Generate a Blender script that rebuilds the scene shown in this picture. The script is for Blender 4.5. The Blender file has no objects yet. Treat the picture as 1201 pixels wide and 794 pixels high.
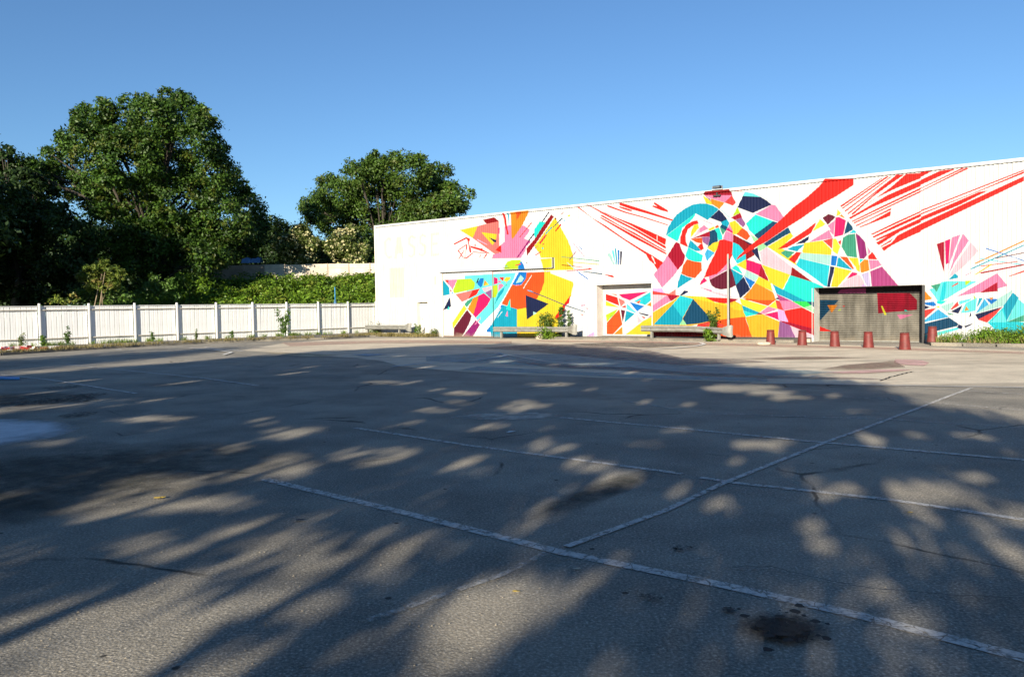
import bpy, bmesh, math, random
import numpy as np
from mathutils import Vector, Matrix
random.seed(7)
scene = bpy.context.scene
PI = math.pi

# ------------------------------------------------------------------ camera
CAM_H = 1.6
PITCH = math.atan(36/900.0); ROLL = math.atan(0.0165)
cd = bpy.data.cameras.new('camera'); cam = bpy.data.objects.new('camera', cd)
scene.collection.objects.link(cam); scene.camera = cam
cam.location = (0, 0, CAM_H)
fwd = Vector((0, math.cos(PITCH), -math.sin(PITCH)))
up0 = Vector((0, math.sin(PITCH), math.cos(PITCH)))
rgt = Vector((1, 0, 0))*math.cos(ROLL) - up0*math.sin(ROLL)
upv = up0*math.cos(ROLL) + Vector((1, 0, 0))*math.sin(ROLL)
cam.matrix_world = Matrix.Translation((0, 0, CAM_H)) @ Matrix((rgt, upv, -fwd)).transposed().to_4x4()
cd.sensor_width = 36; cd.lens = 36*900/1201.0; cd.clip_start = 0.05; cd.clip_end = 3000

# ------------------------------------------------------------------ light
SUN_EL = math.radians(18); AZ = math.radians(21)      # light travels towards +Y, 21 degrees to the right
w = bpy.data.worlds.new('World'); scene.world = w; w.use_nodes = True
nt = w.node_tree; bg = nt.nodes['Background']
sky = nt.nodes.new('ShaderNodeTexSky'); sky.sky_type = 'NISHITA'; sky.sun_disc = False
sky.sun_elevation = SUN_EL; sky.sun_rotation = AZ + PI
sky.air_density = 1.0; sky.dust_density = 0.3; sky.ozone_density = 2.0; sky.altitude = 100
tint = nt.nodes.new('ShaderNodeMix'); tint.data_type = 'RGBA'; tint.blend_type = 'MULTIPLY'; tint.inputs[0].default_value = 1
tint.inputs[7].default_value = (.68, .95, 1.22, 1)
nt.links.new(sky.outputs[0], tint.inputs[6]); nt.links.new(tint.outputs[2], bg.inputs[0]); bg.inputs[1].default_value = 0.064
sl = bpy.data.lights.new('sun', 'SUN'); so = bpy.data.objects.new('sun', sl); scene.collection.objects.link(so)
sl.energy = 5.0; sl.angle = math.radians(0.5); sl.color = (1.0, 0.89, 0.72)
ldir = Vector((math.sin(AZ)*math.cos(SUN_EL), math.cos(AZ)*math.cos(SUN_EL), -math.sin(SUN_EL)))
so.rotation_euler = ldir.to_track_quat('-Z', 'Y').to_euler(); so.location = (-20, -40, 30)
scene.view_settings.view_transform = 'Standard'; scene.view_settings.look = 'None'
scene.view_settings.gamma = 1; scene.view_settings.exposure = 0.95
scene.render.engine = 'CYCLES'
scene.cycles.max_bounces = 6; scene.cycles.transparent_max_bounces = 12

# ------------------------------------------------------------------ traced data (metres on the ground, centimetres on the wall)
MURAL = """
@wall
0 142,587 112,599 77,576 77,498 108,467 138,474 136,486 110,483 93,507 93,570 115,584 138,572
0 160,467 187,594 223,594 242,466 226,466 221,495 188,495 179,466
0 345,583 312,598 283,583 284,542 324,519 323,489 303,477 278,489 277,476 308,463 337,483 339,528 297,551 299,578 312,585 340,572
0 428,586 401,599 373,583 373,543 411,521 412,491 392,479 367,491 367,479 397,466 427,485 427,530 386,553 388,579 401,587 425,574
0 466,597 528,598 528,583 483,582 482,542 521,544 521,528 481,527 480,479 527,481 527,465 462,463
1 118,412 243,409 241,233 115,233
0 482,345 500,350 501,300 487,299
@wall
r 1468,655 1480,653 1554,595 1631,550 1735,479 1817,429 1879,393 1936,357 1948,334 1909,316 1887,353 1861,374 1848,399 1744,466 1646,531 1583,573
r 1518,666 1530,662 1603,624 1599,619
r 1599,628 1616,619 1680,588 1772,550 1862,508 1952,464 1947,436 1906,459 1844,496 1772,539 1689,580 1632,608
W 1904,483 1908,482 1907,459 1904,460
r 1599,625 1689,577 1799,519 1949,431 1951,421 1945,421 1790,514 1689,568 1599,617
r 1606,604 1618,600 1707,546 1790,504 1951,409 1947,406 1790,495 1707,542 1603,600
r 1601,593 1608,592 1707,537 1790,491 1953,399 1951,393 1927,405 1785,480 1698,532 1603,589
r 1638,648 1652,645 1745,606 1841,574 1963,528 1959,526 1832,572 1736,603 1647,639
r 1709,653 1727,649 1863,598 1985,550 1983,544 1854,589 1773,616 1709,642
r 1709,636 1746,624 1780,610 1768,607 1727,622 1706,632
r 1892,638 1903,632 1960,595 1964,585 1934,596 1955,587 1925,598 1883,618 1885,625 1908,616 1890,631
W 1874,390 1881,389 1898,353 1892,353
@wall
y 690,599 822,611 970,627 971,439 921,462 783,548
s 822,611 970,627 971,433 921,462 783,548
w 859,642 938,649 970,625 883,618
y 845,576 955,557 947,532 925,499
n 899,544 950,525 946,514 935,515
x 814,541 889,506 886,503 817,534
p 1039,599 1054,599 1054,598 1139,588 1172,566 1169,553 1137,522 1182,501 1148,479 1142,454 1101,407 908,412 927,450 975,457 985,500 1008,515 1007,592 1039,599
W 978,595 1008,597 1007,515 985,501 975,502
r 943,473 983,500 984,454
m 963,589 974,590 973,556 965,563
W 1055,666 1176,664 1116,584 1070,533 1061,522 1055,534
r 997,664 1012,665 1034,549 1023,550
t 1029,664 1041,663 1039,599 1035,599
o 1052,664 1176,664 1125,590 1069,531 1061,522 1055,534
or 1087,664 1126,662 1088,618
R 1184,601 1189,598 1109,528 1105,530
n 1296,647 1300,643 1205,539 1171,508 1165,511 1199,544
V 1165,511 1176,506 1081,410 1076,415
y 1335,615 1361,574 1381,542 1407,501 1427,457 1436,431 1442,405 1443,345 1256,348 1251,384 1235,438 1211,464 1203,480 1226,500
c 1239,602 1279,594 1271,572 1226,527 1210,516 1202,537 1204,564
w 1313,632 1327,618 1281,565 1226,505 1170,446 1155,431 1152,469 1204,513 1254,573 1287,606
R 1275,534 1283,529 1242,486 1232,493
t 1313,570 1316,565 1275,532 1271,536
r 1367,580 1374,575 1339,543 1334,548
T 1375,609 1382,605 1324,566 1320,567
R 1241,448 1249,446 1211,429 1207,432
V 1224,479 1225,476 1203,462 1202,465
E 1252,468 1262,465 1258,459 1250,461
R 1258,489 1266,487 1261,480 1253,483
p 1437,482 1440,483 1509,408 1506,407
b 1488,453 1497,442 1495,440 1470,467
V 1459,438 1462,436 1420,393 1418,397
G 1369,415 1593,383 1593,379 1369,412
g 1420,387 1590,366 1590,363 1420,383
w 1371,374 1446,365 1445,361 1371,370
R 1401,342 1531,347 1536,351 1553,343 1536,341 1401,339
T 1496,336 1580,324 1609,319 1609,314 1496,333
R 1446,364 1496,356 1496,353 1445,361
a 1402,383 1407,383 1456,349 1450,346
b 1448,351 1483,326 1530,296 1528,292 1478,323
r 1614,317 1631,314 1667,308 1674,302 1671,297 1652,302
Y 1411,619 1427,621 1424,613 1414,611
k 1386,598 1395,597 1394,592 1387,592
w 1388,639 1390,636 1370,623 1368,625
w 1335,613 1343,611 1339,602 1335,605
r 642,526 736,556 764,545 760,531 751,534 772,476 771,464 759,474 745,541 736,547 645,519
r 763,507 837,488 849,483 903,457 902,454 837,476 766,497
r 670,486 677,488 714,445 717,433 708,446
r 735,516 744,513 731,471 726,433 718,433 731,480
r 677,491 735,516 737,512 679,487
r 672,436 718,486 722,484 676,432
r 714,433 781,468 783,464 723,429
r 733,436 860,428 956,427 956,425 860,425 733,432
r 879,458 886,456 863,428 857,430
r 781,474 879,461 879,458 781,470
r 846,490 852,488 840,465 833,437 830,438
r 796,514 804,514 803,500 795,500
@fascia
l 1010,365 1013,383 1031,405 1063,412 1120,410 1120,390 1102,363
b 1102,363 1105,381 1123,405 1139,384 1147,359
R 1083,385 1120,392 1122,386 1085,380
t 1013,383 1031,384 1031,379 1013,380
y 1248,408 1320,409 1319,362 1263,360 1258,383
n 1156,397 1165,392 1165,389 1154,394
n 999,374 1045,372 1045,370 999,371
@wall
a 1639,411 1654,418 1677,363 1672,359
C 1663,428 1673,429 1686,363 1682,359
t 1680,437 1687,437 1693,358 1689,358
b 1696,430 1704,427 1702,358 1698,358
n 1710,421 1719,421 1714,357 1709,358
@gate
C 717,343 1075,345 1057,295 856,48 795,100 718,287
W 801,100 822,71 849,47 909,-5 533,-9 544,366 717,343 717,321 652,246 789,104
t 548,324 562,317 598,281 600,241 548,235
p 563,325 661,324 624,268 608,286
R 563,325 594,325 594,298
l 661,324 763,325 791,302 790,283 780,266 639,247 627,261
k 620,257 630,246 615,247
w 607,271 617,261 612,255 607,259
s 646,241 774,261 732,209 693,198
r 774,261 827,269 801,235 735,211
C 827,269 910,281 854,243 801,235
P 842,270 911,281 910,262 866,248 854,251
v 863,245 910,262 909,214 902,212
G 712,184 732,203 785,219 727,165
o 779,219 817,230 797,166 774,124 734,157
m 817,230 854,243 902,209 877,175 792,108 774,124 797,176
n 603,228 610,174 591,164 548,152
c 592,176 599,157 578,155
Y 709,179 727,158 621,47 619,81
u 730,153 764,119 744,76 686,-4 625,-5 628,49
V 792,95 822,69 764,-3 682,-4
W 686,-4 792,95 788,100 678,-4
p 829,113 825,99 788,69 782,71
n 822,327 812,301 800,298 810,322
b 831,325 856,325 843,281 830,274 806,296
o 862,313 892,287 852,281
y 871,301 892,287 855,283
l 916,281 949,287 951,248 938,218 914,216
m 926,328 952,320 952,292 925,288
r 961,324 997,325 987,304
y 1006,324 1042,323 1034,310 1017,301 993,304
s 1005,299 1017,299 1011,291
p 958,310 976,303 973,296 955,296
p 958,287 981,291 993,279 963,257 954,245
t 1002,276 986,242 956,213 925,176 935,197 957,243
G 1002,279 1016,290 1010,274
W 1084,348 1096,348 911,71 870,29 818,28 819,62 973,182
b 1096,348 1146,345 1144,315 1131,293 1103,278 1068,279 1051,285
a 1107,333 1129,313 1114,296 1074,289
p 1074,281 1100,281 1083,274
or 1146,343 1297,342 1291,301 1219,210 1136,223 1080,151 976,182 1051,284 1080,276 1114,280 1140,302
W 1171,332 1182,328 1139,270 1128,257 1122,259
or 1039,255 1142,252 1140,157 1077,151 1037,154
t 976,178 1080,153 1078,60 898,59
b 976,178 985,173 911,90 892,59 868,38 873,29 922,29 899,71
W 970,164 973,162 923,94 911,87
W 979,143 981,140 948,108 945,109
t 892,62 1078,62 1077,-3 903,-5
y 1292,343 1303,342 1300,177 1251,169 1202,192 1219,232 1253,267 1270,301
y 1080,151 1140,159 1219,214 1300,212 1296,-1 1077,-3
g 1078,34 1297,36 1296,-1 1077,-3
c 1035,211 1038,145 1005,152
p 1016,145 1017,113 1000,117
n 1138,224 1289,179 1240,160 1142,96
a 1184,139 1212,132 1192,120
@wall
or 1150,343 1262,342 1260,293 1242,249 1211,205 1139,225 1104,153 1107,276 1150,319
y 1262,346 1274,343 1436,285 1440,272 1425,214 1388,171 1339,111 1344,89 1354,58 1364,10 1101,8 1104,153 1138,157 1211,205 1242,249 1260,293
or 1107,276 1147,310 1260,339 1260,293 1242,249 1211,205 1138,160 1104,153
r 1422,218 1414,180 1393,167 1377,128 1344,89 1326,111
n 1139,225 1287,177 1143,96
a 1185,139 1210,130 1185,119
T 1146,250 1151,252 1179,244 1288,207 1388,171 1507,135 1505,132 1388,166 1288,203 1179,238
k 1148,253 1176,247 1190,239 1157,246
W 1178,329 1182,327 1141,279 1126,259 1123,262 1135,279 1155,301
p 1480,168 1508,169 1508,164 1483,162
p 1503,153 1528,151 1525,146
R 1478,126 1497,118 1497,115 1484,119
p 1586,164 1607,174 1609,158
q 1513,12 1632,76 1631,13
V 1581,62 1623,115 1626,79
@door2
r 1592,221 1658,202 1668,161 1592,189
s 1620,221 1652,218 1658,209
s 1663,199 1698,184 1698,175 1676,156
m 1666,217 1826,226 1727,186 1684,201
E 1748,181 1839,225 1840,184 1810,162
or 1759,176 1785,187 1777,169
y 1592,186 1662,156 1668,153 1591,162
k 1711,170 1748,139 1711,146
R 1703,165 1705,149 1681,154
V 1695,170 1700,177 1700,171
b 1724,179 1805,157 1766,132
C 1708,168 1761,129 1753,125 1708,144
n 1774,127 1830,116 1820,110 1779,121
o 1841,177 1842,155 1818,162
l 1591,117 1662,147 1640,119 1596,81
E 1610,97 1640,123 1629,112 1612,95
or 1668,145 1684,69 1672,59 1631,21 1595,21 1596,78
u 1676,142 1701,137 1686,78
t 1706,137 1753,121 1695,77
P 1766,115 1794,83 1768,78
R 1787,111 1812,103 1802,97
p 1843,115 1843,106 1815,96
y 1843,106 1842,22 1701,20 1799,87
o 1684,59 1685,21 1635,21
@wall
M 2136,651 2145,660 2255,659 2267,630 2138,645
w 2136,651 2145,660 2255,659 2265,640
y 2132,644 2172,616 2174,600 2148,607 2138,626
v 2140,644 2164,628 2170,614
p 2138,645 2267,632 2232,604 2168,628
o 2166,628 2232,603 2208,578 2174,602
R 2265,632 2282,599 2270,586 2232,604
t 1951,480 1958,511 1978,541 2003,570 2046,595 2083,609 2116,611 2148,607 2180,594 2206,577 2164,543 2154,534 2095,569
c 2095,569 2093,558 2062,526 2032,509 2020,475 2007,449 1953,480
n 2206,575 2223,558 2243,530 2219,519 2164,543
t 2215,520 2243,530 2252,513 2245,495 2219,510
a 2210,576 2218,574 2258,537 2253,535
r 2105,537 2110,522 2087,518 2057,499 2048,473 2049,446 2058,420 2021,438 2022,467 2032,497 2053,523 2083,535
p 2111,538 2132,536 2176,515 2175,513 2132,534 2111,537
y 2087,517 2107,521 2111,503 2072,462 2074,487
P 2111,499 2136,513 2156,496 2115,480 2082,459
p 2115,499 2136,513 2156,496 2115,480
y 2156,494 2184,505 2186,494 2162,486
or 2186,499 2198,511 2207,501 2196,495
T 2209,499 2219,510 2247,495 2237,482 2215,495
G 2209,499 2237,482 2223,461 2217,476
c 2186,492 2205,498 2220,461 2220,444 2203,438 2197,463
T 2162,484 2186,491 2197,470 2201,438 2179,426 2151,413 2163,450
M 2072,456 2162,484 2163,461 2115,461
v 2124,460 2163,461 2162,442 2151,422 2131,437
or 2072,456 2125,459 2129,431 2098,439
r 2115,430 2128,433 2135,408 2119,401 2106,419
W 2082,446 2115,432 2106,419
t 2070,450 2123,399 2090,405 2059,420
y 2151,411 2179,430 2205,435 2199,410 2181,390
y 2253,515 2278,522 2310,488 2285,462 2268,463
p 2252,513 2270,472 2247,491
m 2247,493 2268,474 2268,467 2237,484
p 2237,482 2269,465 2269,430 2223,444
or 2310,488 2331,472 2346,449 2329,433 2285,462
l 2289,578 2302,553 2268,541
M 2302,553 2309,532 2278,524 2260,536
v 2309,532 2325,503 2314,489 2280,524
C 2322,642 2358,630 2391,612 2314,624
n 2314,624 2391,612 2417,594 2438,575 2387,558 2357,547 2289,578
p 2438,575 2453,572 2488,519 2467,499 2369,542
c 2368,540 2447,504 2364,453 2342,474 2327,505
T 2447,504 2463,498 2383,435 2364,453
R 2265,651 2316,644 2316,642 2265,649
r 2207,441 2227,444 2268,428 2269,383 2254,350 2238,332 2194,293 2134,280 2154,325 2187,380 2201,410
w 2270,463 2315,436 2342,416 2349,404 2334,385 2311,392 2292,415 2269,428
n 2312,438 2355,415 2349,404 2340,414
E 2269,428 2292,415 2315,388 2319,369 2284,338 2265,372
y 2310,488 2285,462 2268,463 2268,465 2285,464
@wall
w 2315,393 2346,417 2361,402 2364,332 2328,315 2319,341
M 2000,448 2019,438 2025,414 2044,382 2035,347 2008,320 1976,358 1958,389
p 1957,389 2008,320 1988,295 1929,241 1885,303 1931,353
t 2070,453 2104,421 2123,400 2098,400 2059,420
c 2058,420 2092,401 2131,379 2122,351 2089,353 2056,366 2046,382
k 2151,406 2185,388 2149,353 2137,385
y 2151,412 2179,432 2205,437 2199,408 2183,388
or 2054,366 2085,355 2122,348 2123,311 2091,279 2056,288 2024,303 2035,340
t 2023,301 2056,286 2083,279 2047,259 2005,235 2009,267
r 2207,443 2227,443 2268,430 2267,400 2250,356 2214,309 2186,291 2134,280 2154,327 2187,386 2201,419
p 2252,352 2261,316 2234,308 2160,269 2156,285 2194,294 2222,316
u 2160,269 2218,297 2259,316 2273,276 2280,241 2257,230 2214,225 2186,232 2168,246
m 2134,280 2150,266 2113,246 2122,267
n 2017,204 2039,225 2059,222 2055,216 2028,203
p 2109,240 2172,223 2170,214
P 2170,219 2241,202 2272,187 2233,191 2172,212
r 2137,193 2241,187 2249,165 2221,163 2186,171 2154,181
M 2241,187 2295,181 2276,170 2249,165
q 1881,239 1927,238 1944,213 1881,227
R 1874,229 1944,215 2017,203 1944,205 1874,211
s 1996,232 1996,206 1962,213
M 1953,207 2017,203 1972,177
P 1874,211 1953,206 1876,157
p 1953,206 1972,179 1922,154 1875,126 1876,157
E 2273,427 2296,415 2317,389 2327,370 2326,348 2288,335 2263,378 2267,415
y 2326,352 2329,330 2328,306 2284,330
c 2261,316 2282,330 2296,316 2315,286
t 2258,315 2315,281 2303,264 2280,241 2273,276
W 2284,330 2328,306 2315,282 2296,316
a 2328,306 2382,276 2367,255 2317,280
n 2315,277 2345,222 2299,184 2280,241
b 2317,280 2366,253 2345,226
m 2329,350 2394,327 2386,279 2328,306
@wall
g 1868,28 1882,72 1979,163 2017,201 2137,195 2154,179 2186,169 2241,162 2303,182 2325,102 2173,72 2104,72 1881,24
y 1868,28 1871,84 1979,178 2017,201 1983,163 1882,72 1868,23
g 1873,104 1873,124 1979,178 2017,203 1983,165 1882,72
y 2017,203 2135,195 2186,169 2241,162 2303,154 2314,131 2193,163 2080,188
E 2019,203 2082,186 2029,99 1981,163
t 1981,163 2031,99 2016,68 1882,70
T 2082,186 2173,89 2112,76 2048,70 2031,97
L 2031,95 2050,69 2014,69
t 2157,112 2189,99 2181,89 2171,91
r 1877,36 2169,43 2232,26 2232,11 1877,11
r 2104,72 2181,89 2233,79 2193,34 2070,25
or 2181,87 2233,95 2314,104 2344,14 2087,10 2112,33
R 2112,72 2177,87 2232,64 2153,64
w 1877,36 2165,41 2161,24 1877,20
@wall
L 2345,459 2380,435 2365,419
T 2443,505 2461,498 2380,435 2362,453
T 2507,476 2517,452 2493,442 2417,402 2402,413
y 2517,452 2528,437 2500,413 2478,392 2528,354 2542,314 2419,400
r 2655,658 2714,651 2762,647 2762,622 2695,583 2658,566 2618,544 2563,509 2507,478 2421,425 2346,389 2282,350 2293,367 2339,405 2421,465 2479,512 2528,556 2580,590 2631,631
r 2618,487 2612,468 2597,443 2528,404 2500,391 2462,387 2507,416 2580,460
Y 2634,499 2655,477 2648,471 2609,453
u 2668,515 2681,511 2693,503 2664,473 2644,502
@wall
L 2374,404 2400,415 2421,399 2384,382
n 2352,387 2376,400 2391,334
w 2324,367 2354,385 2361,368 2331,351
W 2365,368 2391,336 2387,332 2329,350
P 2415,399 2521,310 2514,278 2395,328 2387,380
m 2329,350 2391,327 2383,279 2327,307
M 2393,328 2426,252 2381,278
y 2395,326 2514,278 2480,214 2431,245
w 2522,310 2607,243 2515,276
c 2515,276 2614,241 2651,222 2614,218 2613,165 2485,216
y 2381,276 2429,252 2442,210 2366,247
o 2366,249 2442,208 2456,172 2319,174 2346,222
or 2311,186 2346,222 2364,183
o 2311,186 2346,222 2368,183
t 2435,243 2555,177 2576,166 2478,193 2453,201
W 2433,247 2440,243 2463,179 2453,183
T 2535,403 2545,406 2580,423 2592,434 2587,417 2573,406
n 2535,403 2592,434 2587,417 2573,406
t 2501,384 2524,395 2575,401 2542,373
G 2475,371 2493,381 2533,371 2505,346
r 2540,371 2561,368 2533,324 2508,342
p 2590,408 2668,452 2683,421 2681,418
y 2573,402 2641,411 2678,372 2678,352 2563,371
R 2646,411 2683,418 2681,376
p 2668,452 2688,450 2686,430
a 2563,367 2676,350 2674,310 2554,346
E 2552,344 2669,308 2661,227 2651,231 2538,318
@wall
t 2485,216 2580,166 2467,195 2440,241
T 2580,165 2613,164 2613,139
c 2580,165 2506,223 2613,234 2613,164
c 2492,223 2613,230 2613,164 2580,165 2485,216
t 2440,241 2580,166 2527,168 2456,202
W 2435,243 2442,239 2463,188 2453,184
z 2456,200 2520,169 2471,169 2463,184
n 2451,179 2463,186 2469,175
or 2302,186 2383,175 2453,174 2422,150
Y 2298,184 2420,148 2383,122 2306,156
Y 2453,171 2460,137 2423,147
W 2277,173 2298,184 2306,157
t 2306,155 2385,122 2370,114 2315,130
c 2313,130 2372,114 2323,105
y 2269,169 2304,156 2315,131 2269,136
g 2323,103 2370,113 2401,114 2470,83 2467,54 2461,14 2351,13
or 2269,94 2321,104 2351,15 2268,14
w 2370,114 2383,122 2403,114
p 2386,121 2423,148 2461,135 2405,116
m 2403,114 2461,126 2467,88 2449,97
R 2453,174 2469,171 2487,130 2460,137
p 2469,171 2520,169 2562,143 2487,130
q 2460,135 2488,130 2508,81 2467,88
e 2522,168 2580,166 2600,149 2569,141
L 2569,141 2604,148 2617,116
r 2488,129 2562,142 2613,115 2613,53 2506,81
M 2467,88 2506,81 2613,53 2612,26 2555,43
v 2470,85 2513,68 2536,15 2463,14
P 2513,67 2612,26 2612,15 2536,14
@shutter
T 2612,171 2688,169 2615,86 2612,95
o 2644,149 2684,149 2661,117
l 2685,128 2696,133 2696,127 2687,125
R 2703,145 2712,147 2711,141 2706,140
M 2834,194 2952,191 2977,164 2977,126 2838,114
Y 2848,143 2853,144 2869,108 2861,107
c 2933,128 2946,122 2934,120
p 2906,108 2964,108 2918,89
r 2610,63 2663,41 2612,42
@header
z 2683,197 2697,213 2792,215 2792,196
@wall
Y 2684,415 2695,416 2712,383 2702,351 2683,367
y 2702,532 2714,516 2708,508 2697,505
o 2708,506 2718,510 2728,497 2726,495
u 2644,503 2667,516 2695,502 2664,473
Y 2605,452 2634,498 2652,474
p 2664,470 2693,490 2687,434
m 2694,500 2707,501 2734,485 2723,428 2689,422
T 2740,483 2759,456 2760,447 2726,429
E 2746,433 2762,447 2771,438 2770,433
G 2723,418 2741,428 2767,430 2776,335 2738,343 2717,382
V 2770,433 2787,418 2805,394 2811,343 2802,330 2784,331
p 2814,377 2825,356 2817,343
R 2704,402 2717,410 2712,388
r 2816,339 2831,355 2850,324 2817,327
p 2819,324 2852,321 2865,302 2824,285
@wall
y 2571,406 2644,411 2680,371 2677,351 2566,366
a 2557,367 2674,351 2671,311 2552,345
E 2553,344 2671,309 2662,225 2652,227 2595,275 2543,312
b 2679,349 2701,346 2695,306 2676,310
n 2674,306 2691,302 2672,223 2662,223
t 2704,339 2710,339 2759,287 2697,305
y 2692,303 2755,284 2702,222 2677,223
or 2710,343 2738,340 2765,292 2759,290
y 2743,337 2779,334 2786,277 2770,298
c 2784,330 2799,327 2786,313
o 2786,311 2802,327 2817,324 2821,283 2794,275 2789,277
m 2757,279 2778,274 2775,268 2736,252
P 2776,268 2789,264 2805,221 2705,223 2736,249
x 2791,269 2819,278 2824,220 2811,222
q 2799,233 2792,240 2810,221 2792,221
z 2823,279 2866,296 2925,219 2830,220
y 2770,298 2785,306 2786,277 2775,285
@wall
r 2711,544 2864,637 2867,636 2716,539
r 2718,535 2872,636 2884,643 2890,640 2721,532
r 2728,523 2893,638 2904,642 2731,519
r 2739,512 2896,628 2917,642 2911,635 2742,508
r 2753,508 2916,644 2943,641 2899,613 2835,570 2760,505
r 2769,513 2823,548 2899,600 2950,643 3000,640 3000,621 2914,592 2838,560
r 2745,495 2776,511 2884,569 3000,613 3000,592 2900,554 2823,525 2750,489
r 2755,480 2854,524 3000,586 3000,579 2758,477
r 2761,474 2860,515 3000,575 3000,569 2766,471
r 2769,462 2835,490 2900,520 2897,512 2811,476 2774,459
r 2782,455 2823,470 2896,508 2894,489 2839,470 2787,453
r 2823,471 2896,502 2894,489 2835,470
r 2826,424 2915,464 3001,499 3001,494 2831,421
r 2832,414 2915,453 3001,489 3001,478 2836,409
r 2842,402 3001,472 3001,457 2848,398
r 2845,390 2873,405 2915,431 3001,468 3001,456 2930,427 2854,379
r 2860,374 2924,414 3001,451 3001,421 2969,408 2927,389 2900,375 2882,363 2874,355 2868,362
W 2851,366 2897,390 2912,412 2921,421 2925,419 2915,405 2900,386 2854,363
@wall
r 2998,644 3039,644 3000,625
r 3000,615 3064,641 3108,642 3110,640 3000,596
r 2998,584 3135,643 3143,641 3000,582
r 3000,574 3149,642 3157,639 3000,571
r 3001,502 3324,614 3324,610 3001,497
r 3001,490 3168,547 3324,608 3324,601 3001,485
r 3001,476 3188,550 3216,552 3127,509 3001,461
r 3001,451 3324,591 3324,574 3001,425
@wall
M 3054,371 3078,379 3079,262 3070,297
m 3081,381 3099,388 3093,299 3084,293
p 3103,392 3131,401 3099,305 3087,261 3093,293
p 3139,404 3158,377 3115,304 3093,255 3100,280 3123,364
P 3164,371 3187,338 3159,302 3123,266 3093,245 3115,292
t 3093,237 3114,260 3125,249 3123,242
o 3176,294 3326,368 3326,363 3180,291
t 3163,275 3326,352 3326,348 3167,272
b 3209,348 3215,346 3326,297 3326,293 3301,306 3212,343
u 3240,310 3326,325 3326,322 3241,307
E 3192,311 3326,282 3326,279 3194,308
R 3194,284 3308,295 3308,292 3196,281
g 3177,253 3228,290 3231,286 3181,252
M 3193,260 3326,284 3326,279 3197,255
R 3281,243 3327,262 3327,256 3283,241
p 3145,251 3170,264 3171,263 3148,249
@wall
o 3006,208 3038,170 3034,165 3006,161
G 3035,217 3068,225 3055,192
C 3029,204 3045,207 3055,192 3069,229 3087,232 3185,228 3124,192 3088,167 3059,158 3045,181
E 3064,158 3069,190 3076,227 3087,228 3085,190 3079,161
c 3054,159 3088,159 3110,175 3088,158 3071,146 3057,149
l 3147,231 3166,231 3151,215 3147,217
r 3103,212 3123,226 3126,222 3106,210
b 3008,158 3017,154 3045,157 3054,144 3045,139 3019,145
n 3006,146 3034,136 3007,125
R 3006,124 3052,133 3045,123 3006,86
y 3052,136 3062,141 3064,133
k 3006,80 3060,128 3096,99 3006,78
T 3006,72 3096,97 3127,73 3122,65 3006,33
C 3006,28 3127,62 3127,53 3032,20 3006,10
p 3120,174 3246,255 3278,209 3250,200 3181,186
M 3193,186 3247,223 3249,190
a 3067,139 3114,156 3099,126 3088,118
R 3100,127 3123,157 3128,141 3105,126
n 3101,119 3139,142 3126,111
G 3088,116 3116,107 3096,107
C 3128,157 3170,167 3160,157 3129,144
C 3134,113 3149,150 3185,169 3181,122 3160,116
o 3145,121 3151,139 3160,124
E 3184,134 3191,167 3203,167
t 3185,134 3191,167 3202,167 3195,150
k 3181,111 3208,165 3221,143
l 3173,178 3181,169 3177,159
a 3181,111 3221,142 3245,161 3295,195 3291,185 3266,138
n 3179,108 3266,135 3190,87
R 3188,89 3261,132 3240,103 3216,78
b 3212,165 3246,163 3246,158 3229,144
o 3222,168 3236,168 3229,159
E 3219,78 3266,133 3294,185 3309,166 3297,133 3277,84 3328,79 3329,35 3251,41
C 3235,87 3262,124 3277,79 3222,79
C 3309,163 3328,144 3328,105 3277,81 3297,133
t 3266,138 3294,185 3312,166 3292,121 3277,84 3271,109
G 3277,80 3328,105 3328,81
E 3222,79 3328,78 3329,23 3251,35
n 3165,116 3168,103 3160,98
n 3122,59 3127,72 3141,65 3136,53
n 3144,65 3171,75 3168,84 3171,72 3149,59
"""
APRON = [(-11.37,32.16),(-11.54,38.36),(-10.28,41.91),(-8.33,43.93),(-6.27,43.19),(-0.02,39.35),(4.07,36.78),(7.64,34.45),(10.43,31.33),(12.64,28.45),(14.6,26.28),(16.04,24.01),(18.49,20.78),(11.93,13.39),(9.37,14.02),(7.34,14.67),(5.14,15.46),(3.6,16.27),(1.89,17.18),(0.38,18.12),(-1.32,19.43),(-3.14,21.51),(-3.99,23.77),(-5.17,25.68),(-7.01,27.31),(-8.84,29.35)]
KERB = [(-23.23,27.43),(-22.0,29.92),(-20.87,31.23),(-20.19,33.57),(-19.44,34.91),(-18.22,37.17),(-16.01,39.94),(-13.93,41.69),(-10.58,43.17),(-8.67,45.74)]
PATCH = [(-8.28,11.2),(-7.65,11.38),(-7.38,11.39),(-6.75,10.95),(-6.47,10.12),(-6.1,9.28),(-5.5,8.22),(-5.47,7.59)]
BLUE = [(-13.35,19.94),(-12.6,19.57),(-12.27,19.05),(-12.91,19.27)]
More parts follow.
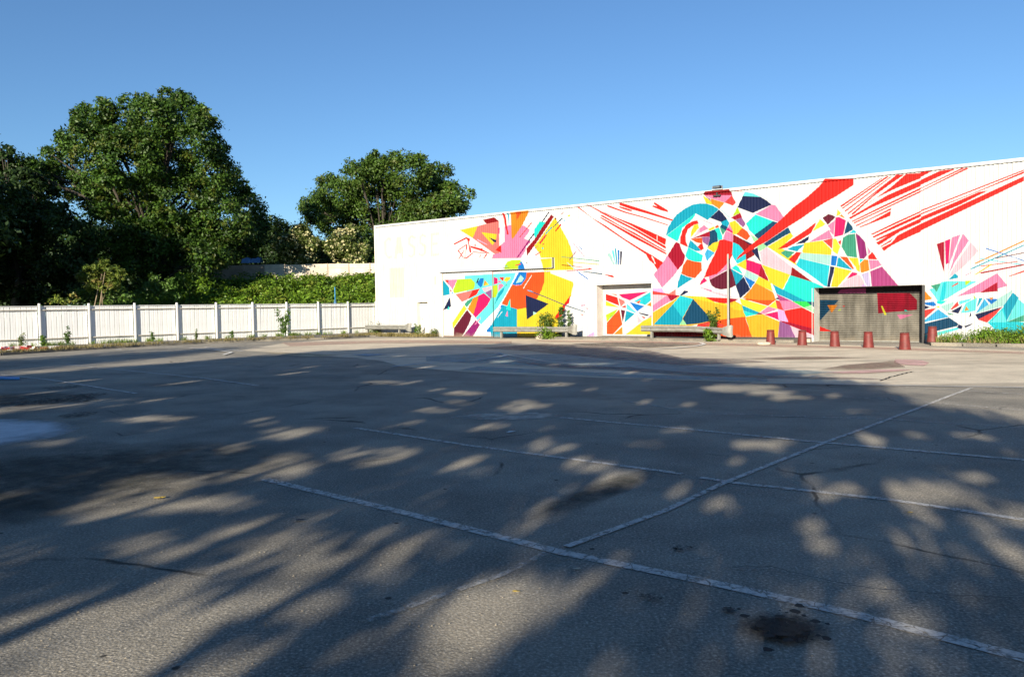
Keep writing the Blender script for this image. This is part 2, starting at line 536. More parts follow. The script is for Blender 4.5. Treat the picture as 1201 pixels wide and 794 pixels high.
LINES = [([(-2.39,7.29),(-0.83,5.95),(0.31,4.94),(1.19,4.31),(1.76,3.86),(2.26,3.36),(2.53,3.09)],0.1),([(-2.15,10.39),(-0.58,8.95),(1.59,7.21)],0.08),([(1.73,7.05),(1.99,6.79),(3.01,6.15),(3.69,5.51)],0.08),([(0.68,11.04),(2.18,9.86),(3.49,8.74),(5.07,7.57)],0.09),([(1.85,12.91),(2.74,11.24),(5.07,10.37),(6.31,9.43)],0.09),([(4.55,13.68),(6.22,12.43),(7.33,10.95)],0.09),([(6.96,14.57),(8.58,12.83)],0.09),([(8.38,13.95),(5.04,10.29),(3.59,8.73),(1.88,6.8),(1.17,5.9),(0.34,5.05)],0.08),([(0.2,4.92),(-0.08,4.53),(-0.45,4.17),(-0.77,3.88)],0.07),([(-14.03,20.96),(-11.39,18.89),(-9.27,16.92),(-7.54,15.32)],0.1),([(-14.38,24.65),(-9.99,20.87),(-7.51,18.66),(-5.49,16.5)],0.1),([(-6.94,21.4),(-3.67,18.19)],0.1),([(-9.76,24.17),(-6.67,21.96),(-3.83,21.35)],0.1)]
PAINT = [('teal',[(-2.92,26.0),(-1.25,27.5),(0.27,26.09),(2.29,26.01),(3.63,23.47),(4.53,20.46),(6.22,18.68),(7.73,17.4),(5.63,16.92),(3.92,17.68),(2.54,19.18),(0.9,20.64),(-1.02,22.36),(-2.63,23.45)]),('teal',[(-1.36,19.97),(0.39,18.71),(2.97,16.78),(5.2,15.62),(5.44,16.34),(3.11,17.61),(0.85,19.52),(-0.96,21.04)]),('mauve',[(-0.02,22.83),(1.82,20.75),(3.06,19.75),(4.04,18.24),(5.63,16.92),(7.21,16.22),(7.77,15.54),(5.41,16.25),(3.87,17.46),(2.52,19.05),(0.88,20.35)]),('mauve',[(1.46,33.36),(3.49,31.54),(4.85,27.34),(5.12,23.09),(6.45,22.37),(6.95,20.86),(4.47,20.17),(2.62,23.72),(0.6,28.04),(-1.38,30.41)]),('dark',[(2.56,33.21),(5.24,33.79),(7.18,32.35),(7.47,30.33),(5.12,28.88),(3.11,31.31)]),('salmon',[(0.81,37.28),(6.1,34.42),(9.96,29.9),(13.22,26.44),(15.52,23.23),(14.92,22.33),(11.71,26.36),(7.91,29.7),(5.77,32.54),(1.55,35.42)]),('salmon',[(-11.86,39.41),(-5.36,39.99),(-0.02,36.46),(-0.02,34.28),(-6.62,37.06),(-10.13,34.94)]),('cream',[(-9.86,30.49),(-7.48,27.93),(-6.1,27.31),(-7.14,26.63),(-8.58,28.48)]),('pink',[(10.67,21.33),(11.19,21.2),(10.71,19.67),(9.88,18.44),(9.53,18.65),(9.89,19.86)]),('pink',[(6.71,17.26),(8.81,18.02),(9.75,18.08),(8.95,17.51),(7.5,16.89)]),('brown',[(6.44,17.31),(8.37,19.32),(9.94,20.32),(10.93,21.63),(10.07,20.13),(9.51,18.52),(8.63,18.06),(7.42,17.58)]),('brown',[(6.4,22.2),(8.37,22.85),(10.61,21.71),(8.53,21.33),(6.61,21.27)]),('blueline',[(-5.77,27.47),(-5.23,27.82),(-4.44,27.36),(-4.94,26.3)])]
ARCS = [('white',[(2.54,32.91),(3.66,33.06)],0.12),('white',[(4.86,27.45),(5.91,28.04),(6.96,29.17),(7.63,30.42),(7.8,31.67),(7.27,32.8)],0.16),('blueline',[(-3.34,21.25),(-2.51,22.35),(-1.06,23.26),(-0.3,24.67),(-0.2,25.74),(-0.51,27.03),(-1.27,28.03)],0.14),('white',[(-0.14,25.5),(0.97,22.25),(2.24,20.35)],0.06),('white',[(4.74,15.25),(9.15,13.69)],0.05),('white',[(-14.52,34.48),(-12.7,32.56),(-11.06,30.25),(-10.76,28.55)],0.12),('white',[(-14.07,35.07),(-12.21,32.41),(-10.92,31.09)],0.1)]
CRACKS = [[(7.42,15.42),(8.09,16.26),(8.58,16.79),(9.11,17.36)],[(1.31,4.57),(1.54,4.56),(1.88,4.23),(2.28,4.09),(2.69,4.0)]]
SPOTS = [((1.3,3.69),0.13),((1.11,4.97),0.07),((0.73,4.12),0.06),((1.11,3.93),0.04),((0.54,5.08),0.02),((-8.48,15.16),0.35),((-8.32,14.3),0.5),((-8.67,14.09),0.6),((-6.94,12.2),0.3),((-9.88,16.84),0.4)]
FLECK_CUTS = [(-6.45,8.37,0.45,0.122,-0.335,0.439),(-6.18,6.9,0.27,0.077,-0.356,0.401),(-5.31,6.66,0.429,0.125,-0.422,0.535),(-5.53,6.02,0.252,0.075,-0.245,0.27),(-4.32,7.28,0.382,0.11,-0.211,0.36),(-4.78,7.41,0.189,0.054,-0.211,0.329),(-5.99,13.07,0.444,0.099,-0.249,0.547),(-5.37,11.89,0.358,0.085,-0.202,0.451),(-7.36,9.07,0.312,0.082,-0.296,0.368),(-5.61,10.93,0.297,0.073,-0.198,0.388),(-5.33,5.27,0.638,0.196,-0.441,0.441),(-5.32,4.8,0.353,0.11,-0.249,0.228),(-1.75,9.0,0.192,0.053,-0.081,0.419),(-0.56,9.16,0.293,0.082,-0.025,0.412),(-0.7,8.09,0.14,0.041,-0.028,0.324),(-1.28,14.85,0.675,0.146,-0.067,0.783),(0.79,12.04,0.282,0.071,0.025,0.382),(-1.68,7.17,0.279,0.083,-0.139,0.599),(0.23,7.13,0.219,0.067,0.013,0.384),(0.85,7.07,0.299,0.092,0.035,0.295),(-0.66,6.4,0.131,0.041,-0.039,0.387),(-1.0,6.66,0.097,0.03,-0.038,0.257),(-2.82,8.52,0.25,0.07,-0.168,0.513),(-2.14,7.45,0.165,0.048,-0.097,0.339),(1.79,10.41,0.241,0.066,0.059,0.343),(-4.33,11.79,0.301,0.073,-0.198,0.543),(-0.22,14.23,0.347,0.078,-0.011,0.698),(-0.63,6.13,0.1,0.031,-0.027,0.269),(0.06,5.79,0.079,0.025,0.005,0.478),(0.35,4.64,0.211,0.07,0.032,0.425),(-0.83,3.33,0.123,0.042,-0.051,0.208),(-0.1,3.67,0.051,0.018,-0.006,0.233),(-1.29,4.19,0.13,0.043,-0.103,0.339),(-1.15,4.89,0.085,0.028,-0.068,0.294),(0.02,4.46,0.079,0.026,0.0,0.109),(0.46,4.27,0.104,0.035,0.014,0.132),(1.12,6.31,0.193,0.061,0.026,0.151),(-1.94,5.34,0.091,0.029,-0.097,0.271),(-1.22,3.38,0.084,0.029,-0.079,0.224),(-2.24,5.96,0.15,0.046,-0.083,0.223),(-5.48,4.52,0.342,0.108,-0.222,0.186),(-4.38,3.94,0.345,0.112,-0.203,0.185),(-3.87,3.91,0.302,0.099,-0.157,0.161),(-4.14,4.4,0.275,0.088,-0.151,0.163),(-3.86,4.72,0.215,0.068,-0.146,0.182),(-3.11,4.13,0.28,0.091,-0.124,0.167),(-2.62,4.67,0.183,0.059,-0.155,0.28),(-2.35,4.03,0.169,0.056,-0.095,0.166),(-2.59,3.36,0.263,0.089,-0.157,0.208),(-3.67,2.76,0.298,0.101,-0.258,0.199),(-2.77,3.14,0.17,0.058,-0.112,0.129),(-2.96,2.64,0.23,0.079,-0.115,0.105),(-1.74,2.89,0.143,0.049,-0.068,0.115),(-3.15,2.4,0.184,0.063,-0.109,0.085),(-1.27,3.09,0.107,0.037,-0.056,0.14),(-2.12,4.39,0.136,0.044,-0.107,0.224),(-1.55,3.48,0.26,0.088,-0.206,0.474),(-2.02,3.16,0.174,0.059,-0.081,0.13),(-2.57,4.9,0.178,0.057,-0.082,0.158),(-4.04,3.2,0.267,0.089,-0.144,0.116),(-2.85,2.63,0.227,0.078,-0.147,0.14),(-4.96,3.56,0.169,0.055,-0.146,0.107),(-1.76,3.96,0.139,0.046,-0.078,0.18),(-2.39,2.84,0.152,0.052,-0.086,0.104),(-9.36,8.81,0.596,0.154,-0.312,0.296),(-8.83,6.84,0.273,0.076,-0.242,0.189),(-5.1,15.21,0.438,0.089,-0.176,0.529),(-1.64,10.17,0.214,0.057,-0.072,0.451),(-4.17,9.5,0.282,0.075,-0.156,0.359),(-5.28,9.61,0.239,0.063,-0.208,0.381),(1.54,7.94,0.211,0.064,0.062,0.32),(1.96,9.34,0.164,0.047,0.057,0.271),(-0.61,5.16,0.064,0.021,-0.018,0.152),(0.99,5.33,0.096,0.031,0.033,0.181),(-8.38,14.54,0.469,0.096,-0.3,0.524),(-5.35,20.39,0.573,0.086,-0.202,0.773),(-8.33,20.94,0.509,0.071,-0.269,0.68)]


# ------------------------------------------------------------------ materials
def srgb(c):
    return tuple(((v/255)/12.92 if v/255 <= .04045 else ((v/255+.055)/1.055)**2.4) for v in c)
def newmat(name):
    m = bpy.data.materials.new(name); m.use_nodes = True
    return m, m.node_tree, m.node_tree.nodes['Principled BSDF']
def N(t, typ, **kw):
    n = t.nodes.new(typ)
    for k, v in kw.items(): setattr(n, k, v)
    return n
def noise(t, vec, scale, detail=4, rough=.6):
    n = N(t, 'ShaderNodeTexNoise'); n.inputs['Scale'].default_value = scale
    n.inputs['Detail'].default_value = detail; n.inputs['Roughness'].default_value = rough
    if vec is not None: t.links.new(vec, n.inputs['Vector'])
    return n.outputs['Fac']
def ramp(t, fac, stops):
    r = N(t, 'ShaderNodeValToRGB'); e = r.color_ramp.elements
    while len(e) < len(stops): e.new(.5)
    for i, (p, c) in enumerate(stops):
        e[i].position = p; e[i].color = (c if len(c) == 4 else (*c, 1)) if not isinstance(c, (int, float)) else (c, c, c, 1)
    t.links.new(fac, r.inputs[0]); return r.outputs[0]
def mix(t, fac, a, b, mode='MIX'):
    m = N(t, 'ShaderNodeMix', data_type='RGBA', blend_type=mode)
    for i, v in ((0, fac), (6, a), (7, b)):
        if isinstance(v, (int, float)): m.inputs[i].default_value = v if i == 0 else (v, v, v, 1)
        elif isinstance(v, tuple): m.inputs[i].default_value = (*v, 1)[:4]
        else: t.links.new(v, m.inputs[i])
    return m.outputs[2]
def bump(t, p, h, strength, dist):
    b = N(t, 'ShaderNodeBump'); b.inputs['Strength'].default_value = strength; b.inputs['Distance'].default_value = dist
    t.links.new(h, b.inputs['Height']); t.links.new(b.outputs[0], p.inputs['Normal'])
def objco(t, ob=None):
    n = N(t, 'ShaderNodeTexCoord')
    if ob is not None: n.object = ob
    return n.outputs['Object']
def plain(name, col, rough=.6, var=.25, scale=6, metal=0, bstr=.2, grime=None):
    m, t, p = newmat(name); v = objco(t)
    f = noise(t, v, scale, 5)
    lo = tuple(c*(1-var) for c in col); hi = tuple(min(1, c*(1+var*.6)) for c in col)
    c = ramp(t, f, [(.3, lo), (.7, hi)])
    if grime:
        g = noise(t, v, scale*.35, 6, .7)
        c = mix(t, ramp(t, g, [(.5, 0.0), (.72, 1.0)]), c, grime)
    t.links.new(c, p.inputs['Base Color'])
    p.inputs['Roughness'].default_value = rough; p.inputs['Metallic'].default_value = metal
    bump(t, p, noise(t, v, scale*12, 3), bstr, .004)
    return m

M = {}
# asphalt
def make_asphalt(name, base, crack=True):
    m, t, p = newmat(name); v = objco(t)
    big = noise(t, v, .11, 4, .6); mid = noise(t, v, .9, 6, .65); fine = noise(t, v, 55, 3, .7)
    c = ramp(t, big, [(.3, tuple(x*.78 for x in base)), (.7, tuple(x*1.2 for x in base))])
    c = mix(t, .65, c, ramp(t, mid, [(.25, .55), (.75, 1.45)]), 'MULTIPLY')
    c = mix(t, .8, c, ramp(t, fine, [(.3, .35), (.55, 1.0), (.70, 2.1)]), 'MULTIPLY')
    vo = N(t, 'ShaderNodeTexVoronoi', feature='F1'); vo.inputs['Scale'].default_value = 70
    t.links.new(v, vo.inputs['Vector'])
    c = mix(t, .5, c, ramp(t, vo.outputs['Distance'], [(.05, 1.5), (.5, .75)]), 'MULTIPLY')
    # sandy dust lying in the worn areas
    dust = noise(t, v, .45, 7, .7)
    c = mix(t, ramp(t, dust, [(.46, 0.0), (.72, .5)]), c, (.40, .34, .25))
    c = mix(t, ramp(t, noise(t, v, .21, 8, .72), [(.56, 0.0), (.68, .55)]), c, (.10, .095, .085))
    if crack:
        wv = N(t, 'ShaderNodeTexNoise'); wv.inputs['Scale'].default_value = 1.3; wv.inputs['Detail'].default_value = 5
        t.links.new(v, wv.inputs['Vector'])
        wrp = mix(t, .16, v, wv.outputs['Color'], 'LINEAR_LIGHT')
        ed = N(t, 'ShaderNodeTexVoronoi', feature='DISTANCE_TO_EDGE'); ed.inputs['Scale'].default_value = .33
        t.links.new(wrp, ed.inputs['Vector'])
        line = ramp(t, ed.outputs['Distance'], [(0.0, 1.0), (.0035, .9), (.007, 0.0)])
        msk = ramp(t, noise(t, v, .5, 3), [(.53, 0.0), (.62, .8)])
        k = mix(t, 1.0, line, msk, 'MULTIPLY')
        c = mix(t, k, c, (.02, .019, .018))
        # small dark tar dots and grit
        d2 = N(t, 'ShaderNodeTexVoronoi', feature='F1'); d2.inputs['Scale'].default_value = 2.2; t.links.new(v, d2.inputs['Vector'])
        c = mix(t, ramp(t, d2.outputs['Distance'], [(.035, .8), (.05, 0.0)]), c, (.02, .02, .02))
    t.links.new(c, p.inputs['Base Color']); p.inputs['Roughness'].default_value = .93
    p.inputs['Specular IOR Level'].default_value = .12
    hh = mix(t, .5, fine, vo.outputs['Distance'])
    bump(t, p, hh, .55, .008)
    return m
M['asphalt'] = make_asphalt('asphalt', (.335, .312, .262))
M['pavement'] = make_asphalt('pavement asphalt', (.21, .195, .165), False)
def make_concrete():
    m, t, p = newmat('pale concrete'); v = objco(t)
    c = ramp(t, noise(t, v, .16, 5), [(.3, (.55, .48, .365)), (.7, (.72, .63, .48))])
    c = mix(t, .7, c, ramp(t, noise(t, v, 1.3, 8, .7), [(.25, .6), (.7, 1.2)]), 'MULTIPLY')
    c = mix(t, .6, c, ramp(t, noise(t, v, 40, 3), [(.3, .7), (.7, 1.25)]), 'MULTIPLY')
    st = N(t, 'ShaderNodeMapping'); st.inputs['Rotation'].default_value = (0, 0, .1); st.inputs['Scale'].default_value = (.12, .9, 1)
    t.links.new(v, st.inputs[0])
    c = mix(t, ramp(t, noise(t, st.outputs[0], 1.2, 5), [(.5, 0.0), (.68, .55)]), c, (.22, .19, .15))
    t.links.new(c, p.inputs['Base Color']); p.inputs['Roughness'].default_value = .9; p.inputs['Specular IOR Level'].default_value = .2
    bump(t, p, noise(t, v, 45, 4), .35, .006); return m
M['concrete'] = make_concrete()
def worn_paint(name, col, keep=.5, scale=9, soft=.12, crackle=True, fall=None):
    m, t, p = newmat(name); v = objco(t)
    c = ramp(t, noise(t, v, 3, 5), [(.3, tuple(x*.75 for x in col)), (.7, col)])
    c = mix(t, .6, c, ramp(t, noise(t, v, 60, 3), [(.3, .7), (.7, 1.2)]), 'MULTIPLY')
    t.links.new(c, p.inputs['Base Color']); p.inputs['Roughness'].default_value = .85
    f = noise(t, v, scale, 9, .75)
    th = 1-keep
    a = ramp(t, f, [(max(0, th-soft), 0.0), (min(1, th+soft), 1.0)])
    if crackle:
        ed = N(t, 'ShaderNodeTexVoronoi', feature='DISTANCE_TO_EDGE'); ed.inputs['Scale'].default_value = 7
        wn = N(t, 'ShaderNodeTexNoise'); wn.inputs['Scale'].default_value = 8; t.links.new(v, wn.inputs['Vector'])
        t.links.new(mix(t, .06, v, wn.outputs['Color'], 'LINEAR_LIGHT'), ed.inputs['Vector'])
        a = mix(t, 1.0, a, ramp(t, ed.outputs['Distance'], [(.006, 0.0), (.028, 1.0)]), 'MULTIPLY')
    if fall:                                          # thins out towards the rim of the mark
        g = N(t, 'ShaderNodeTexCoord'); mp = N(t, 'ShaderNodeMapping'); mp.inputs['Location'].default_value = (-1, -1, 0); mp.inputs['Scale'].default_value = (2, 2, 0)
        t.links.new(g.outputs['Generated'], mp.inputs[0]); wn = N(t, 'ShaderNodeTexNoise'); wn.inputs['Scale'].default_value = 2.5; wn.inputs['Detail'].default_value = 7
        t.links.new(mp.outputs[0], wn.inputs['Vector'])
        gr = N(t, 'ShaderNodeTexGradient', gradient_type='SPHERICAL'); t.links.new(mix(t, .35, mp.outputs[0], wn.outputs['Color'], 'LINEAR_LIGHT'), gr.inputs[0])
        a = mix(t, 1.0, a, ramp(t, gr.outputs['Fac'], [(.0, 0.0), (fall, 1.0)]), 'MULTIPLY')
    t.links.new(a, p.inputs['Alpha']); return m
M['line'] = worn_paint('worn white line paint', (.68, .655, .60), .57, 13, .09)
M['line_faint'] = worn_paint('faint white line paint', (.64, .61, .55), .47, 14, .12)
M['whitearc'] = worn_paint('white court paint', (.8, .79, .74), .85, 5, .2, False)
M['teal'] = worn_paint('faded teal ground paint', (.34, .45, .46), .58, 1.2, .35, False)
M['mauve'] = worn_paint('faded mauve ground paint', (.26, .21, .20), .48, 1.5, .3, False)
M['dark'] = worn_paint('faded charcoal ground paint', (.15, .125, .105), .52, 1.2, .25, False)
M['salmon'] = worn_paint('faded salmon ground paint', (.62, .42, .33), .52, 1.3, .3, False)
M['cream'] = worn_paint('faded cream ground paint', (.72, .62, .42), .6, 1.3, .3, False)
M['pink'] = worn_paint('faded pink ground paint', (.74, .46, .42), .66, 2, .3, False, .35)
M['brown'] = worn_paint('faded brown ground paint', (.27, .18, .13), .6, 2.6, .35, False, .6)
M['blueline'] = worn_paint('faded blue ground paint', (.30, .46, .58), .62, 3, .3, False)
M['spill'] = worn_paint('spilled white paint', (.75, .76, .76), .75, 1.2, .2, False, .3)
M['dirt'] = worn_paint('dark mossy dirt', (.045, .047, .035), .52, 3.2, .2, False, .6)
M['patch'] = worn_paint('pale repair patch', (.50, .47, .40), .6, 3, .2, False, .35)
M['oil'] = worn_paint('oil stain', (.010, .009, .008), .47, 14, .06, False)
M['crack'] = plain('tar crack', (.02, .019, .017), .9)
M['blue'] = plain('blue plastic', (.03, .28, .62), .5)
M['white_wood'] = plain('white painted boards', (.78, .79, .785), .6, .06, 1.6, grime=(.62, .60, .55))
M['white_post'] = plain('white post paint', (.72, .73, .72), .6, .06, 3)
M['rail_grey'] = plain('weathered rail', (.50, .47, .41), .8, .35, 2.5)
M['wallcream'] = plain('cream render', (.70, .66, .56), .8, .12, 2)
M['jamb'] = plain('cream jamb', (.66, .65, .60), .8, .15, 2)
M['galv'] = plain('galvanised steel', (.25, .25, .225), .6, .25, 5, metal=.15, grime=(.15, .135, .11))
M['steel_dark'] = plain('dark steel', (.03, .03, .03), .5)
M['bollard'] = plain('faded red bollard', (.15, .018, .014), .6, .35, 7, grime=(.16, .04, .03))
M['bollard_lid'] = plain('dark bollard lid', (.12, .03, .025), .6, .3, 7)
M['lamp'] = plain('pale grey pole', (.27, .27, .25), .5, .12, 3)
M['stone'] = plain('pale stone', (.55, .48, .36), .9, .3, 9)
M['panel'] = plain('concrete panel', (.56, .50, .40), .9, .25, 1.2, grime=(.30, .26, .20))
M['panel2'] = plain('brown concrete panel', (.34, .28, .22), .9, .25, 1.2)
M['bark'] = plain('bark', (.05, .042, .03), .95, .4, 5, bstr=.8)
M['bark_pale'] = plain('pale bark', (.28, .22, .14), .9, .3, 5)
M['soil'] = plain('soil under plants', (.045, .05, .02), 1, .4, .6)
M['ground_far'] = plain('rough ground', (.07, .075, .035), 1, .4, .2)
M['roof'] = plain('roof sheet', (.35, .34, .32), .7, .1, 1)
M['tape_red'] = plain('red tape', (.62, .03, .03), .5); M['tape_white'] = plain('white tape', (.8, .78, .74), .5)
M['leaf_yellow'] = plain('dead leaf', (.5, .35, .06), .7)
M['glass'] = plain('lamp glass', (.10, .12, .13), .15)

def foliage(name, dark, light, tip=None, trans=.22, amp=1.0):
    m = bpy.data.materials.new(name); m.use_nodes = True; t = m.node_tree; p = t.nodes['Principled BSDF']
    g = N(t, 'ShaderNodeNewGeometry'); v = objco(t)
    c = ramp(t, g.outputs['Random Per Island'], [(0.0, dark), (1.0, light)])
    c = mix(t, .85, c, ramp(t, noise(t, v, .35, 3), [(.3, .62), (.7, 1.35)]), 'MULTIPLY')
    if tip:
        c = mix(t, ramp(t, noise(t, v, .9, 2), [(.56, 0.0), (.68, .75)]), c, tip)
    t.links.new(c, p.inputs['Base Color']); p.inputs['Roughness'].default_value = .5
    p.inputs['Specular IOR Level'].default_value = .3
    tr = N(t, 'ShaderNodeBsdfTranslucent'); t.links.new(mix(t, 1.0, c, (.95, 1.0, .35), 'MULTIPLY'), tr.inputs[0])
    ms = N(t, 'ShaderNodeMixShader'); ms.inputs[0].default_value = trans
    t.links.new(p.outputs[0], ms.inputs[1]); t.links.new(tr.outputs[0], ms.inputs[2])
    t.links.new(ms.outputs[0], t.nodes['Material Output'].inputs[0]); return m
M['oak'] = foliage('oak leaves', (.014, .040, .007), (.070, .140, .016), (.13, .14, .022))
M['darkleaf'] = foliage('dark leaves', (.016, .036, .009), (.04, .08, .016))
M['ash'] = foliage('mid green leaves', (.030, .065, .010), (.085, .155, .020), (.11, .12, .025))
M['elder'] = foliage('elder leaves', (.06, .10, .02), (.15, .18, .04))
M['elderflower'] = foliage('elder flower heads', (.45, .42, .20), (.62, .58, .32), None, .1)
M['ivy'] = foliage('bramble leaves', (.045, .105, .008), (.16, .27, .02), (.24, .26, .04))
M['young'] = foliage('young leaves', (.045, .10, .015), (.10, .18, .03))
M['rusty'] = foliage('rusty young leaves', (.08, .14, .02), (.20, .24, .04), (.26, .13, .05))
M['grass'] = foliage('grass blades', (.08, .15, .02), (.22, .28, .06))
M['drygrass'] = foliage('dry grass', (.16, .14, .05), (.26, .21, .09))

# ------------------------------------------------------------------ helpers
C = scene.collection
def tag(o, label=None, cat=None, group=None, kind=None):
    if label: o['label'] = label
    if cat: o['category'] = cat
    if group: o['group'] = group
    if kind: o['kind'] = kind
    return o
def thing(name, label, cat, loc=(0, 0, 0), rz=0, group=None):
    o = bpy.data.objects.new(name, None); C.objects.link(o); o.location = loc; o.rotation_euler = (0, 0, rz)
    o.empty_display_size = .3
    return tag(o, label, cat, group)
def meshobj(name, verts, faces, mat, parent=None, smooth=False):
    me = bpy.data.meshes.new(name); me.from_pydata([tuple(v) for v in verts], [], faces); me.update()
    if mat is not None: me.materials.append(mat)
    o = bpy.data.objects.new(name, me); C.objects.link(o)
    if parent is not None: o.parent = parent
    if smooth: me.polygons.foreach_set('use_smooth', [True]*len(me.polygons))
    return o
class MB:
    def __init__(s): s.v = []; s.f = []
    def add(s, v, f):
        n = len(s.v); s.v += [tuple(x) for x in v]; s.f += [tuple(i+n for i in q) for q in f]
    def box(s, x0, x1, y0, y1, z0, z1, bev=0):
        if bev:
            b = bev
            ring = lambda z, e: [(x0+e, y0, z), (x1-e, y0, z), (x1, y0+e, z), (x1, y1-e, z), (x1-e, y1, z), (x0+e, y1, z), (x0, y1-e, z), (x0, y0+e, z)]
            v = ring(z0, b)+ring(z1-b, b)+[(x0+b, y0+b, z1)]*0
            v += [(x0+b, y0+b, z1), (x1-b, y0+b, z1), (x1-b, y0+b, z1), (x1-b, y1-b, z1), (x1-b, y1-b, z1), (x0+b, y1-b, z1), (x0+b, y1-b, z1), (x0+b, y0+b, z1)]
            f = [tuple(range(7, -1, -1)), tuple(range(16, 24))]
            for k in (0, 8):
                for i in range(8): f.append((k+i, k+(i+1) % 8, k+8+(i+1) % 8, k+8+i))
            s.add(v, f)
        else:
            v = [(x, y, z) for z in (z0, z1) for x, y in ((x0, y0), (x1, y0), (x1, y1), (x0, y1))]
            s.add(v, [(3, 2, 1, 0), (4, 5, 6, 7), (0, 1, 5, 4), (1, 2, 6, 5), (2, 3, 7, 6), (3, 0, 4, 7)])
        return s
    def lathe(s, prof, n=20, c=(0, 0), cap=True):
        v = [(c[0]+r*math.cos(2*PI*k/n), c[1]+r*math.sin(2*PI*k/n), z) for r, z in prof for k in range(n)]
        f = [(j*n+k, j*n+(k+1) % n, (j+1)*n+(k+1) % n, (j+1)*n+k) for j in range(len(prof)-1) for k in range(n)]
        if cap: f += [tuple(range(n-1, -1, -1)), tuple((len(prof)-1)*n+k for k in range(n))]
        s.add(v, f); return s
    def tube(s, pts, rad, n=7):
        pts = [Vector(p) for p in pts]; rings = []
        for i, p in enumerate(pts):
            d = (pts[min(i+1, len(pts)-1)]-pts[max(i-1, 0)]).normalized()
            a = d.cross(Vector((0, 0, 1)) if abs(d.z) < .9 else Vector((1, 0, 0))).normalized(); b = d.cross(a)
            rings += [p+(a*math.cos(2*PI*k/n)+b*math.sin(2*PI*k/n))*rad[i] for k in range(n)]
        f = [(j*n+k, j*n+(k+1) % n, (j+1)*n+(k+1) % n, (j+1)*n+k) for j in range(len(pts)-1) for k in range(n)]
        f += [tuple(range(n)), tuple((len(pts)-1)*n+k for k in range(n))]
        s.add(rings, f); return s
    def build(s, name, mat, parent=None, smooth=False): return meshobj(name, s.v, s.f, mat, parent, smooth)
def clean(poly):
    a = sum(poly[i][0]*poly[(i+1) % len(poly)][1]-poly[(i+1) % len(poly)][0]*poly[i][1] for i in range(len(poly)))
    return poly if a > 0 else poly[::-1]
def sheet(name, poly, z, mat, kind='structure', thick=0):
    bm = bmesh.new(); vs = [bm.verts.new((x, y, z)) for x, y in clean(poly)]
    f = bm.faces.new(vs)
    if thick:
        r = bmesh.ops.extrude_face_region(bm, geom=[f])
        for e in r['geom']:
            if isinstance(e, bmesh.types.BMVert): e.co.z -= thick
        bmesh.ops.recalc_face_normals(bm, faces=bm.faces)
    bmesh.ops.triangulate(bm, faces=[x for x in bm.faces if len(x.verts) > 4])
    me = bpy.data.meshes.new(name); bm.to_mesh(me); bm.free(); me.materials.append(mat)
    o = bpy.data.objects.new(name, me); C.objects.link(o)
    if kind: o['kind'] = kind
    return o
def strip(name, pts, wd, z, mat, kind='structure'):
    P = [Vector(p) for p in pts]; L = []; Rr = []
    for i, p in enumerate(P):
        d = (P[min(i+1, len(P)-1)]-P[max(i-1, 0)]).normalized(); n = Vector((-d.y, d.x))*wd/2
        L.append((p+n).to_tuple()+(z,)); Rr.append((p-n).to_tuple()+(z,))
    k = len(P); o = meshobj(name, L+Rr, [(i, k+i, k+i+1, i+1) for i in range(k-1)], mat)
    if kind: o['kind'] = kind
    return o
def arr_mesh(name, V, mat, parent=None):           # V: (n,4,3) quads
    n = len(V); me = bpy.data.meshes.new(name)
    me.vertices.add(n*4); me.loops.add(n*4); me.polygons.add(n)
    me.vertices.foreach_set('co', V.reshape(-1).astype(np.float32))
    me.loops.foreach_set('vertex_index', np.arange(n*4, dtype=np.int32))
    me.polygons.foreach_set('loop_start', np.arange(0, n*4, 4, dtype=np.int32))
    me.polygons.foreach_set('loop_total', np.full(n, 4, dtype=np.int32))
    me.update(calc_edges=True); me.materials.append(mat)
    o = bpy.data.objects.new(name, me); C.objects.link(o)
    if parent is not None: o.parent = parent
    return o
rng = np.random.default_rng(11)
def unit(a): return a/np.maximum(np.linalg.norm(a, axis=1, keepdims=True), 1e-6)
def leaf_quads(blobs, per, size, asp=.55, clump=.32, up=.35, shell=.6, nsub=14, sq=1.0):
    out = []
    for (x, y, z, r) in blobs:
        n = max(8, int(per*r*r)); k = max(4, int(nsub*r**1.2) if r > 1 else nsub)
        sd = unit(rng.normal(size=(k, 3))); sr = r*(shell+(1-shell)*rng.random((k, 1))**.5)
        sub = sd*sr; idx = rng.integers(0, k, n)
        loc = sub[idx]+rng.normal(size=(n, 3))*(clump*min(r, 2.2)**.8)*np.array([1, 1, .7])
        nor = unit(unit(loc)*.7+rng.normal(size=(n, 3))*.6+np.array([0, 0, up]))
        a = unit(np.cross(nor, rng.normal(size=(n, 3)))); b = np.cross(nor, a)
        s = size*(.6+.8*rng.random((n, 1)))
        c = loc*np.array([1, 1, sq])+np.array([x, y, z])
        a = a*s*.5; b = b*s*.5*asp
        out.append(np.stack([c-a, c+b-a*.1, c+a-nor*s*.12, c-b-a*.1], axis=1))
    return np.concatenate(out)
def at(px, py, Y):                                   # a real place Y metres in front of the camera
    d = fwd+rgt*((px-600.5)/900)+upv*((397-py)/900); t = Y/d.y
    return Vector((d.x*t, Y, CAM_H+d.z*t))
